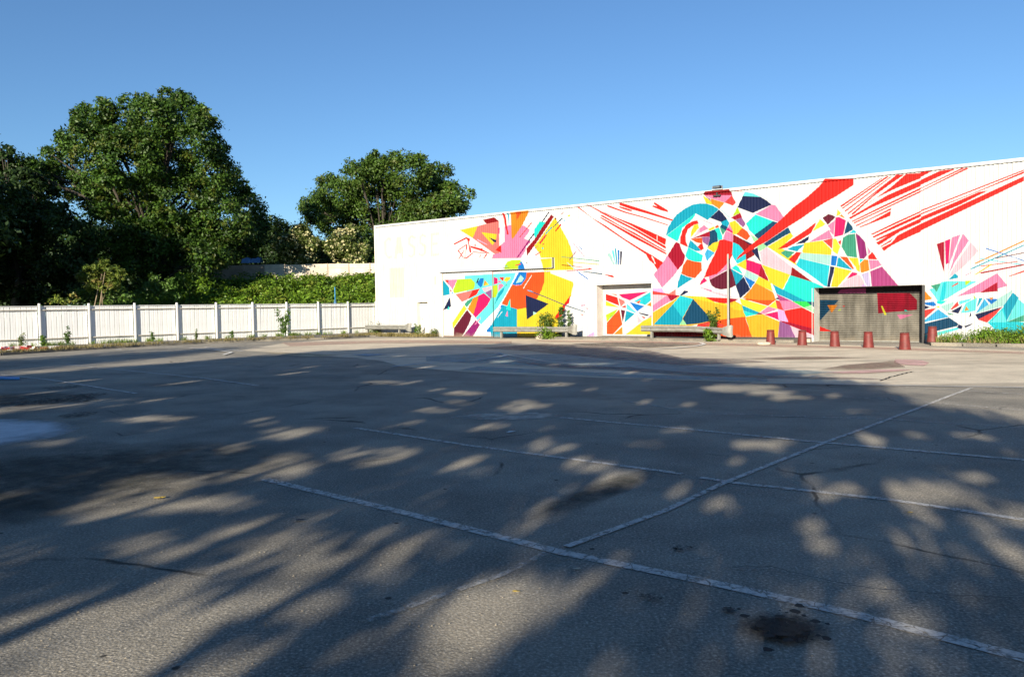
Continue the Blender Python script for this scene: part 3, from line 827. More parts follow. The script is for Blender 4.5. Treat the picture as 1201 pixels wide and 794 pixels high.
def limbs(mb, base, top, r0, blobs, n=10, seed=1, lean=0):
    R = random.Random(seed); base = Vector(base); top = Vector(top)
    pts = [base+(top-base)*k/5+Vector((R.uniform(-.12, .12), R.uniform(-.12, .12), 0))*(k > 0)*r0*3 for k in range(6)]
    mb.tube(pts, [r0*(1.25 if k == 0 else 1-.13*k) for k in range(6)], 9)
    for b in R.sample(list(blobs), min(n, len(blobs))):
        e = Vector(b[:3]); s = pts[R.randint(2, 5)]; q = s.lerp(e, .5)+Vector((0, 0, (e-s).length*.08))
        mb.tube([s, s.lerp(q, .5), q, e], [r0*.34, r0*.26, r0*.16, r0*.05], 6)
        for _ in range(2):
            e2 = e+Vector((R.uniform(-1, 1), R.uniform(-1, 1), R.uniform(-.3, 1)))*b[3]
            mb.tube([q, q.lerp(e2, .6), e2], [r0*.17, r0*.1, r0*.03], 5)
def make_tree(name, label, cat, base, top, r0, blobs, per, size, mat, group=None, bark='bark', nl=12, seed=1, **kw):
    b0 = Vector(base); t = thing(name, label, cat, base, 0, group)
    rel = [(x-b0.x, y-b0.y, z-b0.z, r) for x, y, z, r in blobs]
    mb = MB(); limbs(mb, (0, 0, -.3), Vector(top)-b0, r0, rel, nl, seed); mb.build('trunk', M[bark], t, True)
    q = leaf_quads(rel, per, size, **kw); arr_mesh('crown', q, mat, t)
    return t

# ------------------------------------------------------------------ ground, pavement and markings
def grid_ground():
    sheet('ground', [(-600, -600), (600, -600), (600, 800), (-600, 800)], 0, M['asphalt'])
grid_ground()
sheet('concrete_apron', APRON, .004, M['concrete'])
for k, (c, poly) in enumerate(PAINT):
    sheet('ground_paint', poly, .008+.0012*k, M[c])
for k, (c, pts, wd) in enumerate(ARCS):
    strip('ground_paint_line', pts, wd, .030+.0006*k, M['whitearc' if c == 'white' else c])
def soft_patch(name, c, rx, ry, z, mat, rot=0):
    o = sheet(name, [(rx*math.cos(a*PI/12), ry*math.sin(a*PI/12)) for a in range(24)], 0, mat); o.location = (c[0], c[1], z); o.rotation_euler.z = rot
soft_patch('paint_spill', (-7.75, 10.2), 1.75, 1.7, .004, M['spill'])
soft_patch('dirt_patch', (-4.6, 7.6), 2.6, 2.1, .0045, M['dirt'], .3)
soft_patch('dirt_patch', (-5.6, 5.9), 2.0, 1.2, .0052, M['dirt'], .2)
soft_patch('dirt_patch', (-10.5, 14.5), 2.5, 1.6, .004, M['dirt'], .1)
soft_patch('dirt_patch', (.75, 6.6), 1.1, .22, .0040, M['dirt'], .95)
soft_patch('repair_patch', (-.05, 11.3), .9, .5, .004, M['patch'], 0)
for k, (pts, wd) in enumerate(LINES):
    # subdivide so that the line wobbles a little, as rolled on by hand
    P = []
    for a, b in zip(pts[:-1], pts[1:]):
        L = math.dist(a, b); n = max(1, int(L/.8))
        P += [(a[0]+(b[0]-a[0])*i/n+random.uniform(-.008, .008), a[1]+(b[1]-a[1])*i/n+random.uniform(-.008, .008)) for i in range(n)]
    P.append(pts[-1])
    strip('parking_line', P, wd*(.75 if k in (7, 8) else .95), .005+.0007*k, M['line' if k in (0, 1, 2, 3, 7, 9, 10) else 'line_faint'])
for k, pts in enumerate(CRACKS):
    P = []
    for a, b in zip(pts[:-1], pts[1:]):
        n = 8
        j_ = math.dist(a, b)*.035; P += [(a[0]+(b[0]-a[0])*i/n+random.uniform(-j_, j_), a[1]+(b[1]-a[1])*i/n+random.uniform(-j_, j_)) for i in range(n)]
    strip('crack', P, .006 if k else .04, .0175+.001*k, M['crack'])
for k, (c, r) in enumerate(SPOTS):
    R = random.Random(k)
    poly = [(c[0]+r*(.7+.6*R.random())*math.cos(a*PI/9), c[1]+r*(.7+.6*R.random())*math.sin(a*PI/9)) for a in range(18)]
    sheet('oil_stain', poly, .014+.0005*k, M['oil'])
    if k == 0:
        soft_patch('oil_stain', c, .24, .2, .0225, worn_paint('fresh oil', (.006, .006, .005), .6, 30, .1, False, .6))
        for i_ in range(26):
            a_ = R.uniform(0, 2*PI); d_ = r*(.8+1.5*R.random()**1.5); q_ = R.uniform(.008, .03)
            sheet('oil_stain', [(c[0]+d_*math.cos(a_)+q_*math.cos(j_*PI/4)*R.uniform(.6, 1.2), c[1]+d_*math.sin(a_)+q_*math.sin(j_*PI/4)*R.uniform(.6, 1.2)) for j_ in range(8)], .0245+.0003*i_, M['crack'])

# raised pavement below the fence
FA = Vector((-23.38, 38.02)); FD = Vector((14.09, 14.6)).normalized(); FN = Vector((-FD.y, FD.x))
kerb = [Vector(p) for p in KERB]
back = [FA+FD*(-16)+FN*.6, FA+FD*21.5+FN*.6]
pv = [kerb[0]] + kerb[1:] + [Vector((-7.7, 46.3)), back[1], back[0]]
sheet('pavement', [p.to_tuple() for p in pv], .09, M['pavement'], thick=.13)
# ---- building frame: x along the painted wall, y into the building
BA = Vector((-8.29181776, 47.37707072, 0)); BANG = math.radians(-37.61016)
BD = Vector((math.cos(BANG), math.sin(BANG))); BN = Vector((-BD.y, BD.x))
def bp(u, d, z=0):          # u along wall, d in front of the wall (towards the yard)
    p = BA.to_2d()+BD*u-BN*d; return Vector((p.x, p.y, z))
sheet('wall_pavement', [bp(12.7, .95).to_2d().to_tuple(), bp(25.6, 1.0).to_2d().to_tuple(), bp(25.6, -.75).to_2d().to_tuple(), bp(12.7, -.75).to_2d().to_tuple()], .11, M['pavement'], thick=.15)
sheet('kerb_pavement', [bp(30.6, 1.5).to_2d().to_tuple(), bp(50, 2.6).to_2d().to_tuple(), bp(50, -.1).to_2d().to_tuple(), bp(30.2, -.1).to_2d().to_tuple()], .10, M['pavement'], thick=.14)
e = thing('kerb', 'pale kerb stones edging the weedy strip right of the shutter', 'kerb')
for k in range(16):
    a = bp(30.65+k*1.0, 1.5+(k*1.0)*.0567+.13); b = bp(30.63+k*1.0+.97, 1.5+((k+.97)*1.0)*.0567+.13)
    d = (b-a).normalized(); n = Vector((-d.y, d.x, 0))*.07
    lo = [a-n, b-n, b+n, a+n]
    meshobj('kerb_stone', [v+Vector((0, 0, -.05)) for v in lo]+[v+Vector((0, 0, .115)) for v in lo],
            [(3, 2, 1, 0), (4, 5, 6, 7), (0, 1, 5, 4), (1, 2, 6, 5), (2, 3, 7, 6), (3, 0, 4, 7)], M['pavement'], e)
e = thing('kerb', 'long low kerb edging the pavement in front of the white fence', 'kerb')
seg = 0
for a, b in zip(kerb[:-1], kerb[1:]):
    L = (b-a).length; n = max(1, round(L/1.0)); d = (b-a).normalized(); nn = Vector((d.y, -d.x))
    for k in range(n):
        p = a+d*(L*k/n+.01); q = a+d*(L*(k+1)/n-.01)
        lo = [p+nn*.004, p+nn*.13, q+nn*.13, q+nn*.004]; h = .10+.006*((seg*7) % 3); seg += 1
        meshobj('kerb_stone', [(v.x, v.y, -.05) for v in lo]+[(v.x, v.y, h) for v in lo],
                [(3, 2, 1, 0), (4, 5, 6, 7), (0, 1, 5, 4), (1, 2, 6, 5), (2, 3, 7, 6), (3, 0, 4, 7)], M['pavement'], e)

# ------------------------------------------------------------------ mural image drawn by code
PAL = {'W': (252, 250, 240), 'r': (255, 48, 38), 'or': (255, 105, 38), 'o': (255, 162, 45), 'y': (252, 230, 62), 'Y': (252, 252, 75),
       'g': (253, 205, 58), 'p': (255, 155, 198), 'P': (253, 218, 232), 's': (255, 145, 138), 'm': (252, 28, 125), 'c': (42, 250, 235),
       'C': (125, 250, 250), 't': (0, 185, 215), 'b': (0, 142, 230), 'n': (28, 45, 95), 'T': (0, 90, 128), 'w': (168, 16, 30),
       'M': (190, 0, 58), 'u': (122, 30, 62), 'v': (172, 112, 172), 'V': (165, 45, 132), 'l': (205, 240, 55), 'L': (180, 250, 190),
       'G': (78, 180, 150), 'R': (255, 85, 80), 'k': (80, 200, 248), 'a': (195, 242, 236), 'E': (45, 225, 240), 'x': (218, 208, 246),
       'q': (246, 200, 255), 'z': (200, 88, 155), 'e': (62, 240, 112)}
WHITE = (.485, .492, .49)
def mural_image():
    PW, PH, S = 3400, 700, 2
    W_, H_ = PW*S, PH*S; img = np.empty((H_, W_, 3), np.float32); img[:] = WHITE
    def albedo(c):
        if c == 'W': return np.array(WHITE)
        if c == '0': return np.array((.455, .445, .39))
        if c == '1': return np.array((.455, .445, .39))
        return np.minimum(np.array(srgb(PAL[c]))**1.12*.46+.002, .58)
    def fill(pts, col, clip=None):
        x = np.array([p[0] for p in pts])*S; y = np.array([p[1] for p in pts])*S
        x0, x1 = int(max(0, x.min()-1)), int(min(W_, x.max()+2)); y0, y1 = int(max(0, y.min()-1)), int(min(H_, y.max()+2))
        if clip: x0, x1, y0, y1 = max(x0, int(clip[0]*S)), min(x1, int(clip[1]*S)), max(y0, int(clip[2]*S)), min(y1, int(clip[3]*S))
        if x1 <= x0 or y1 <= y0: return
        gx = np.arange(x0, x1)+.5; n = len(x)
        cr = [[] for _ in range(y1-y0)]
        for i in range(n):
            xa, ya, xb, yb = x[i], y[i], x[(i+1) % n], y[(i+1) % n]
            if ya == yb: continue
            lo, hi = (ya, yb) if ya < yb else (yb, ya)
            for r in range(max(y0, int(math.ceil(lo-.5))), min(y1-1, int(math.ceil(hi-.5))-1)+1):
                cr[r-y0].append(xa+(r+.5-ya)*(xb-xa)/(yb-ya))
        for r, l in enumerate(cr):
            l.sort()
            for a, b in zip(l[::2], l[1::2]):
                a = max(x0, int(math.ceil(a-.5))); b = min(x1, int(math.ceil(b-.5)))
                if b > a: img[y0+r, a:b] = col
    clips = {'door2': (1560, 1880, 5, 264), 'shutter': (2610, 3005, 0, 221), 'header': (2610, 3005, 190, 221)}
    groups = []
    for ln in MURAL.strip().split('\n'):
        if ln[0] == '@': groups.append((ln[1:], [])); continue
        p = ln.split(); groups[-1][1].append((p[0], [tuple(map(float, q.split(','))) for q in p[1:]]))
    for surf, polys in [g for g in groups if g[0] in ('wall', 'gate')]:
        for c, pts in polys: fill(pts, albedo(c))
    for surf, polys in [g for g in groups if g[0] == 'fascia']:
        box = [(538, 362), (1326, 356), (1326, 412), (544, 445)]
        fill(box, np.array(WHITE))
        for c, pts in polys: fill(pts, albedo(c))
    # rims of the openings, then the doors set back in them
    r = clips['door2']; fill([(r[0], r[2]), (r[1], r[2]), (r[1], r[3]), (r[0], r[3])], np.array(WHITE))
    r = clips['shutter']; fill([(r[0], r[2]), (r[1], r[2]), (r[1], r[3]), (r[0], r[3])], np.array((.195, .182, .152)))
    fill([(2610, 192), (3005, 190), (3005, 221), (2610, 221)], np.array((.012, .010, .012)))
    for surf, polys in [g for g in groups if g[0] in clips]:
        for c, pts in polys: fill(pts, albedo(c), clips[surf])
    img = img.reshape(PH, S, PW, S, 3).mean((1, 3))
    out = np.ones((PH, PW, 4), np.float32); out[..., :3] = img
    im = bpy.data.images.new('mural_paint', PW, PH, float_buffer=True); im.colorspace_settings.name = 'Linear Rec.709'
    im.pixels.foreach_set(out.reshape(-1)); im.update(); im.pack(); return im
MUR = mural_image()
bld = thing('warehouse', 'long low white corrugated warehouse covered by a colourful geometric mural', 'building', BA, BANG)
def mural_mat(name, rough=.6, dirt=.12, bstr=.15):
    m, t, p = newmat(name); v = objco(t, bld)
    mp = N(t, 'ShaderNodeSeparateXYZ'); t.links.new(v, mp.inputs[0])
    mx = N(t, 'ShaderNodeMath', operation='DIVIDE'); mx.inputs[1].default_value = 34; t.links.new(mp.outputs[0], mx.inputs[0])
    mz = N(t, 'ShaderNodeMath', operation='DIVIDE'); mz.inputs[1].default_value = 7; t.links.new(mp.outputs[2], mz.inputs[0])
    cb = N(t, 'ShaderNodeCombineXYZ'); t.links.new(mx.outputs[0], cb.inputs[0]); t.links.new(mz.outputs[0], cb.inputs[1])
    im = N(t, 'ShaderNodeTexImage', image=MUR, extension='EXTEND', interpolation='Linear'); t.links.new(cb.outputs[0], im.inputs[0])
    st = N(t, 'ShaderNodeMapping'); st.inputs['Scale'].default_value = (3, 3, .35); t.links.new(v, st.inputs[0])
    streak = ramp(t, noise(t, st.outputs[0], 1.5, 6, .7), [(.35, 1-dirt), (.6, 1.0)])
    c = mix(t, 1.0, im.outputs[0], streak, 'MULTIPLY')
    c = mix(t, 1.0, c, ramp(t, noise(t, v, 1.1, 6, .7), [(.3, 1-dirt), (.6, 1.0)]), 'MULTIPLY')
    # splash dirt at the foot
    ft = N(t, 'ShaderNodeMath', operation='ADD'); t.links.new(mp.outputs[2], ft.inputs[0]); 
    nf = N(t, 'ShaderNodeMath', operation='MULTIPLY'); nf.inputs[1].default_value = .5; t.links.new(noise(t, v, 3, 4), nf.inputs[0]); t.links.new(nf.outputs[0], ft.inputs[1])
    c = mix(t, ramp(t, ft.outputs[0], [(.2, .55), (.5, 0.0)]), c, (.30, .25, .18))
    t.links.new(c, p.inputs['Base Color']); p.inputs['Roughness'].default_value = rough; p.inputs['Specular IOR Level'].default_value = .15
    bump(t, p, noise(t, v, 18, 4), bstr, .004); return m
M['mural'] = mural_mat('painted corrugated sheet')
M['muralflat'] = mural_mat('painted metal door', .6, .15)
M['slat'] = mural_mat('shutter slat paint', .5, .45)
HO = [(3.44, 4.30, 0, 2.02), (5.48, 12.70, 0, 3.62), (15.76, 18.72, 0, 2.63), (26.10, 30.06, 0, 2.20)]
def topz(u): return 6.70-.0066*u
def corrugated(name, u0, u1, zlo, zhi, y, holes, mat, parent, pitch=.14, dep=.032):
    us = set([u0, u1]); k = 0; x = math.floor(u0/pitch)*pitch
    while x < u1:
        for f in (0, .5, .62, .88): 
            if u0 < x+f*pitch < u1: us.add(round(x+f*pitch, 4))
        x += pitch
    for h in holes: us |= {h[0], h[1]}
    us = sorted(us)
    def prof(u):
        f = (u/pitch) % 1.0
        return 0 if f < .5 else (f-.5)/.12 if f < .62 else 1 if f < .88 else 1-(f-.88)/.12
    V = []; F = []
    for a, b in zip(us[:-1], us[1:]):
        if b-a < 1e-4: continue
        m = (a+b)/2; zs = [(zlo(m), zhi(m))]
        for h in holes:
            if h[0] < m < h[1]: zs = [(h[3], zhi(m))]
        for z0, z1 in zs:
            n = len(V); V += [(a, y+prof(a+1e-5)*dep, z0), (b, y+prof(b-1e-5)*dep, z0), (b, y+prof(b-1e-5)*dep, z1), (a, y+prof(a+1e-5)*dep, z1)]
            F.append((n, n+1, n+2, n+3))
    return meshobj(name, V, F, mat, parent)
corrugated('wall', 0, 50, lambda u: -.1, topz, 0, HO, M['mural'], bld)
# other walls, backing and roof
m = MB()
m.add([(0, 0.0, -.1), (0, 26, -.1), (0, 26, 6.7), (0, 0.0, 6.7)], [(0, 1, 2, 3)])
m.add([(50, 0.0, -.1), (50, 26, -.1), (50, 26, 6.4), (50, 0.0, 6.4)], [(0, 1, 2, 3)])
m.add([(0, 26, -.1), (50, 26, -.1), (50, 26, 6.4), (0, 26, 6.7)], [(0, 1, 2, 3)])
m.build('side_wall', M['wallcream'], bld)
m = MB(); m.add([(.02, .1, 6.55), (50, .1, 6.2), (50, 26, 6.2), (.02, 26, 6.55)], [(0, 1, 2, 3)]); m.build('roof', M['roof'], bld)
# roof flashing in lengths of 3 m with small laps
m = MB(); u = -.05; k = 0
while u < 50:
    a, b = u, min(u+3.0, 50.05); o = .004*(k % 2); y0, y1 = -.055-o, .12
    va = topz(a); vb = topz(b)
    v = [(a, y0, va-.045), (b, y0, vb-.045), (b, y1, vb-.045), (a, y1, va-.045), (a, y0, va+.07+o), (b, y0, vb+.07+o), (b, y1, vb+.07+o), (a, y1, va+.07+o)]
    m.add(v, [(3, 2, 1, 0), (4, 5, 6, 7), (0, 1, 5, 4), (1, 2, 6, 5), (2, 3, 7, 6), (3, 0, 4, 7)]); u += 2.996; k += 1
m.build('roof_flashing', M['mural'], bld)
m = MB(); m.box(-.06, .06, -.045, .1, -.05, 6.66); m.build('corner_trim', M['wallcream'], bld)
# recessed service door
m = MB(); m.box(3.36, 3.44, .004, .36, -.05, 2.02); m.box(4.30, 4.38, .004, .36, -.05, 2.02); m.box(3.36, 4.38, .004, .36, 2.02, 2.10)
m.build('door_jamb', M['jamb'], bld)
d = MB().box(3.442, 4.298, .30, .34, .02, 2.018).build('service_door', M['wallcream'], bld); d['label'] = 'white service door'
MB().box(3.54, 3.60, .24, .30, .98, 1.04).build('door_handle', M['galv'], d)
MB().box(3.44, 4.30, .27, .298, 1.93, 2.015).build('door_lintel', M['rail_grey'], d)
# sliding gate
m = MB(); m.box(5.40, 5.48, .004, .25, -.05, 3.62); m.box(12.70, 12.78, .034, .25, -.05, 3.62); m.box(5.40, 12.78, .034, .25, 3.62, 3.70); m.box(5.4, 12.78, .20, .25, -.05, 3.62)
m.build('gate_jamb', M['jamb'], bld)
g1 = corrugated('gate_leaf', 5.50, 9.17, lambda u: .03, lambda u: 3.60, .03, [], M['mural'], bld, .14, .022); g1['label'] = 'left gate leaf'
g2 = corrugated('gate_leaf', 9.192, 12.69, lambda u: .03, lambda u: 3.56, .04, [], M['mural'], bld, .14, .022); g2['label'] = 'right gate leaf'
rust = plain('rusty edge', (.42, .10, .05), .8)
MB().box(9.17, 9.19, .03, .14, 2.2, 3.60).build('gate_edge', rust, g1)
MB().box(5.482, 5.515, -.005, .05, .03, 3.60).build('gate_edge', plain('pale rusty edge', (.62, .42, .34), .8), g1)
MB().box(5.5, 9.17, .012, .05, .005, .055).build('bottom_rail', plain('brown bottom rail', (.16, .10, .07), .8), g1)
MB().box(9.2, 12.69, .07, .11, .005, .055).build('bottom_rail', plain('brown rail', (.14, .09, .07), .8), g2)
m = MB(); v = [(5.42, -.1, 3.68), (13.22, -.1, 3.60), (13.22, .0, 3.60), (5.42, .0, 3.68), (5.47, -.1, 4.44), (13.22, -.1, 4.10), (13.22, 0, 4.13), (5.47, 0, 4.47)]
m.add(v, [(3, 2, 1, 0), (4, 5, 6, 7), (0, 1, 5, 4), (1, 2, 6, 5), (2, 3, 7, 6), (3, 0, 4, 7)])
fa = m.build('gate_canopy', M['muralflat'], bld)
m = MB(); m.add([(5.38, -.106, 3.662), (13.24, -.106, 3.582), (13.24, 0, 3.582), (5.38, 0, 3.662), (5.38, -.106, 3.678), (13.24, -.106, 3.598), (13.24, 0, 3.598), (5.38, 0, 3.678)],
    [(3, 2, 1, 0), (4, 5, 6, 7), (0, 1, 5, 4), (1, 2, 6, 5), (2, 3, 7, 6), (3, 0, 4, 7)]); m.box(13.223, 13.236, -.106, 0, 3.60, 4.13)
m.build('canopy_trim', M['steel_dark'], fa)
# recessed loading door
m = MB(); m.box(15.68, 15.76, .004, .64, -.05, 2.63); m.box(18.72, 18.80, .034, .64, -.05, 2.63); m.box(15.68, 18.80, .034, .64, 2.63, 2.71); m.box(15.76, 18.72, .64, .68, -.05, 2.63)
m.build('door_jamb', M['jamb'], bld)
for k, (z0, z1) in enumerate([(.14, .62), (.626, 1.10), (1.106, 1.58), (1.586, 2.06), (2.066, 2.62)]):
    MB().box(15.765, 18.715, .60+.003*(k % 2), .635, z0, z1).build('door_panel', M['muralflat'], bld)
MB().box(15.66, 18.78, -.05, -.003, 2.64, 2.70).build('door_lip', M['jamb'], bld)
MB().box(15.7, 18.75, -.02, .63, 0.0, .125).build('door_sill', M['pavement'], bld)
# roller shutter
m = MB(); m.box(26.02, 26.10, .004, .80, -.05, 2.20); m.box(30.06, 30.14, .034, .80, -.05, 2.20); m.box(26.02, 30.14, .034, .80, 2.20, 2.28); m.box(26.10, 30.06, .78, .80, -.05, 2.20)
m.build('shutter_jamb', M['jamb'], bld)
MB().add([(26.1035, .20, 1.14), (26.1035, .70, 1.14), (26.1035, .70, 1.52), (26.1035, .12, 1.52)], [(0, 1, 2, 3)]) if False else None
sh = MB().box(26.105, 30.055, .70, .76, 1.93, 2.195).build('shutter_box', M['muralflat'], bld); sh['label'] = 'black shutter box with a purple stretch'
sp = [(.72, 0), (.700, .012), (.695, .030), (.700, .050), (.715, .064), (.735, .072)]
sv = [(x, y, z) for x in (26.12, 30.04) for y, z in sp]; sf = [(i, i+6, i+7, i+1) for i in range(5)]
sme = None
cur = MB().box(26.12, 30.04, .742, .765, .005, 1.93).build('roller_shutter', M['steel_dark'], bld)
nsl = 26
for k in range(nsl):
    if sme is None:
        o = meshobj('slat', sv, [f[::-1] for f in sf], M['slat'], cur); sme = o.data
    else:
        o = bpy.data.objects.new('slat', sme); C.objects.link(o); o.parent = cur
    o.location = (0, 0, .04+k*.0727)
MB().box(26.12, 30.04, .69, .74, .004, .045).build('bottom_bar', M['galv'], cur)
for u in (26.105, 30.02):
    MB().box(u, u+.035, .66, .70, 0, 1.93).build('guide_rail', M['galv'], bld)
MB().box(30.066, 30.16, -.03, .03, 0, 2.2).build('shutter_post', M['steel_dark'], bld)
MB().box(18.81, 26.0, -.004, .05, -.05, .17).build('plinth', M['steel_dark'], bld)  # dark strip drawn in for the shadow gap under the cladding
MB().box(25.6, 26.0, -.2, -.03, 0, .12).build('footing', M['stone'], bld)

# floodlight on the roof edge
f = thing('floodlight', 'small dark floodlight perched on the roof edge above the crimson patch', 'lamp', bp(22.03, .08, topz(22)+.07), BANG)
MB().box(-.17, .17, -.12, .12, .05, .16, .015).build('housing', M['steel_dark'], f)
MB().box(-.14, .14, -.126, -.122, .06, .15).build('glass', M['glass'], f)
MB().box(-.23, -.205, -.03, .03, -.02, .15).build('bracket', M['galv'], f)
MB().box(.205, .23, -.03, .03, -.02, .15).build('bracket', M['galv'], f)
MB().box(-.24, .24, -.05, .14, -.005, .012).build('base_plate', M['jamb'], f)
f = thing('floodlight_shadow', 'dark lamp arm fixed on the crimson patch just below the floodlight', 'lamp', bp(22.0, 0, 6.36), BANG)  # dark boxes stand in for the shadow the floodlight casts on the wall
MB().box(-.17, .17, -.10, -.005, -.03, .04, .01).build('lamp_head', M['steel_dark'], f)
MB().box(-.03, .03, -.09, -.005, .04, .13).build('bracket', M['steel_dark'], f)

# lamp post by the third guardrail
p = thing('pole', 'slim pale grey pole standing before the spiral at the guardrail end', 'pole', bp(22.66, .5, 0))
MB().lathe([(.055, 0), (.055, .9), (.045, .95), (.042, 3.72), (.03, 3.76)], 12).build('shaft', M['lamp'], p, True)
MB().lathe([(.058, 0), (.075, .02), (.075, .55), (.062, .6)], 12).build('base_sleeve', M['steel_dark'], p, True)

# ------------------------------------------------------------------ bollards
bpos = [((10.11, 29.98), 'dull red conical bollard with a flat stone at its foot, farthest left of the row'),
        ((10.98, 29.01), 'dull red bollard standing before the lilac and pale pink mural foot'),
        ((11.69, 27.75), 'dull red bollard in front of the left end of the roller shutter'),
        ((12.44, 26.75), 'dull red bollard in front of the middle of the roller shutter'),
        ((12.96, 25.28), 'dull red bollard nearest the yard, before the right end of the shutter'),
        ((15.37, 28.03), 'dull red bollard close to the wall beside the weedy grass strip')]
src = None
for k, (xy, lab) in enumerate(bpos):
    z = 0.10 if k == 5 else 0
    if src is None:
        src = thing('bollard', lab, 'bollard', (*xy, z), 0, 'red conical bollards before the shutter')
        b = MB(); b.lathe([(.178, 0), (.182, .02), (.176, .04), (.168, .14), (.166, .145), (.158, .28), (.156, .285), (.146, .44), (.143, .452), (.139, .54)], 24).build('body', M['bollard'], src, True)
        MB().lathe([(.143, .5405), (.147, .548), (.145, .562), (.12, .572)], 24).build('lid', M['bollard_lid'], src, True)
        MB().lathe([(.19, 0), (.19, .012)], 24).build('base_ring', M['bollard_lid'], src)
        kids = list(src.children)
    else:
        o = src.copy(); C.objects.link(o); o.location = (*xy, z); o['label'] = lab; o.rotation_euler = (math.radians([0, 1, -1.5, .5, 1.5, 0][k]), math.radians([0, -1, 1, 1.2, -.5, 0][k]), k)
        for c in kids:
            q = c.copy(); C.objects.link(q); q.parent = o
def stone(loc, s, label, seed, mat='stone'):
    bm = bmesh.new(); bmesh.ops.create_icosphere(bm, subdivisions=2, radius=1); R = random.Random(seed)
    for v in bm.verts: v.co = Vector((v.co.x*s[0], v.co.y*s[1], v.co.z*s[2]))*(.82+.3*R.random())
    me = bpy.data.meshes.new('stone'); bm.to_mesh(me); bm.free(); me.materials.append(M[mat])
    o = bpy.data.objects.new('stone', me); C.objects.link(o); o.location = (loc[0], loc[1], loc[2]+s[2]*.55); tag(o, label, 'stone'); return o
stone((9.75, 29.72, 0), (.26, .2, .09), 'flat yellowish stone lying at the foot of the leftmost bollard', 3)
stone(bp(13.0, 1.0), (.18, .14, .2), 'pale squared stone block under the middle guardrail by the bushes', 5)

# ------------------------------------------------------------------ guardrails
def wbeam(x0, x1, drop=None, n=1):
    pr = [(0, .60), (-.01, .585), (-.075, .555), (-.08, .53), (-.015, .475), (-.015, .455), (-.08, .40), (-.075, .375), (-.01, .345), (0, .33)]
    xs = [x0+(x1-x0)*k/n for k in range(n+1)]; V = []
    for x in xs:
        dy, dz, sc = drop(x) if drop else (0, 0, 1)
        V += [(x, y+dy, .465+(z-.465)*sc+dz) for y, z in pr]
    V2 = [(a, b+.012, c) for a, b, c in V]; k = len(pr); N0 = len(V); F = []
    for i in range(n):
        for j in range(k-1):
            F.append((i*k+j, i*k+j+1, (i+1)*k+j+1, (i+1)*k+j)); F.append(tuple(N0+q for q in ((i+1)*k+j, (i+1)*k+j+1, i*k+j+1, i*k+j)))
    return V+V2, F
def guardrail(label, u0, u1, d0, d1, z, posts, endL=False, endR=True, bend=None):
    a = bp(u0, d0, z); b = bp(u1, d1, z); L = (b-a).length; ang = math.atan2(b.y-a.y, b.x-a.x)
    t = thing('guardrail', label, 'guardrail', a, ang, 'short crash barriers before the painted wall')
    v, f = wbeam(0, L, bend, 14); meshobj('beam', v, f, M['galv'], t, False)
    for x in posts:
        q = bend(x) if bend else (0, 0, 1)
        m = MB(); m.box(x-.05, x+.05, .02+q[0], .03+q[0], 0, .56+q[1]); m.box(x-.05, x-.04, .03+q[0], .11+q[0], 0, .56+q[1]); m.box(x-.05, x+.05, .11+q[0], .12+q[0], 0, .56+q[1]); m.build('post', M['galv'], t)
        MB().lathe([(.02, 0), (.02, .014)], 8).build('bolt', M['steel_dark'], t).matrix_local = Matrix.Translation((x, -.012+q[0], .465+q[1])) @ Matrix.Rotation(PI/2, 4, 'X')
    def fish(x, sgn, q):
        V = []; P = [(.0, .16, 0), (.12, .19, .04), (.28, .24, .10), (.42, .26, .06), (.46, .22, 0)]
        for dx, hh, yy in P: V += [(x+sgn*dx, q[0]-.03-yy, .465+q[1]-hh), (x+sgn*dx, q[0]-.075-yy, .465+q[1]), (x+sgn*dx, q[0]-.03-yy, .465+q[1]+hh)]
        V += [(p_[0], p_[1]+.02, p_[2]) for p_ in V[:15]]; F = []
        for k in range(4):
            for j in range(2):
                F.append((k*3+j, k*3+j+3, k*3+j+4, k*3+j+1)); F.append((15+k*3+j, 15+k*3+j+1, 15+k*3+j+4, 15+k*3+j+3))
        meshobj('end_plate', V, F, M['galv'], t, True)
    if endR: fish(L, 1, bend(L) if bend else (0, 0, 1))
    if endL: fish(0, -1, (0, 0, 1))
    return t
guardrail('short grey crash barrier beside the white corner door and fence end', -.3, 3.05, .7, .55, .09, [.12, 2.75])
guardrail('grey crash barrier before the orange and yellow mural with bushes behind', 10.15, 14.75, 1.15, .95, 0.02, [.45, 4.4])
guardrail('grey crash barrier with bent right end before the yellow and teal triangles', 18.6, 22.75, .75, .95, .08, [.5, 3.9],
          bend=lambda x: (0 if x < 2.5 else -(x-2.5)**2*.12, 0 if x < 2.5 else -(x-2.5)*.05, 1))

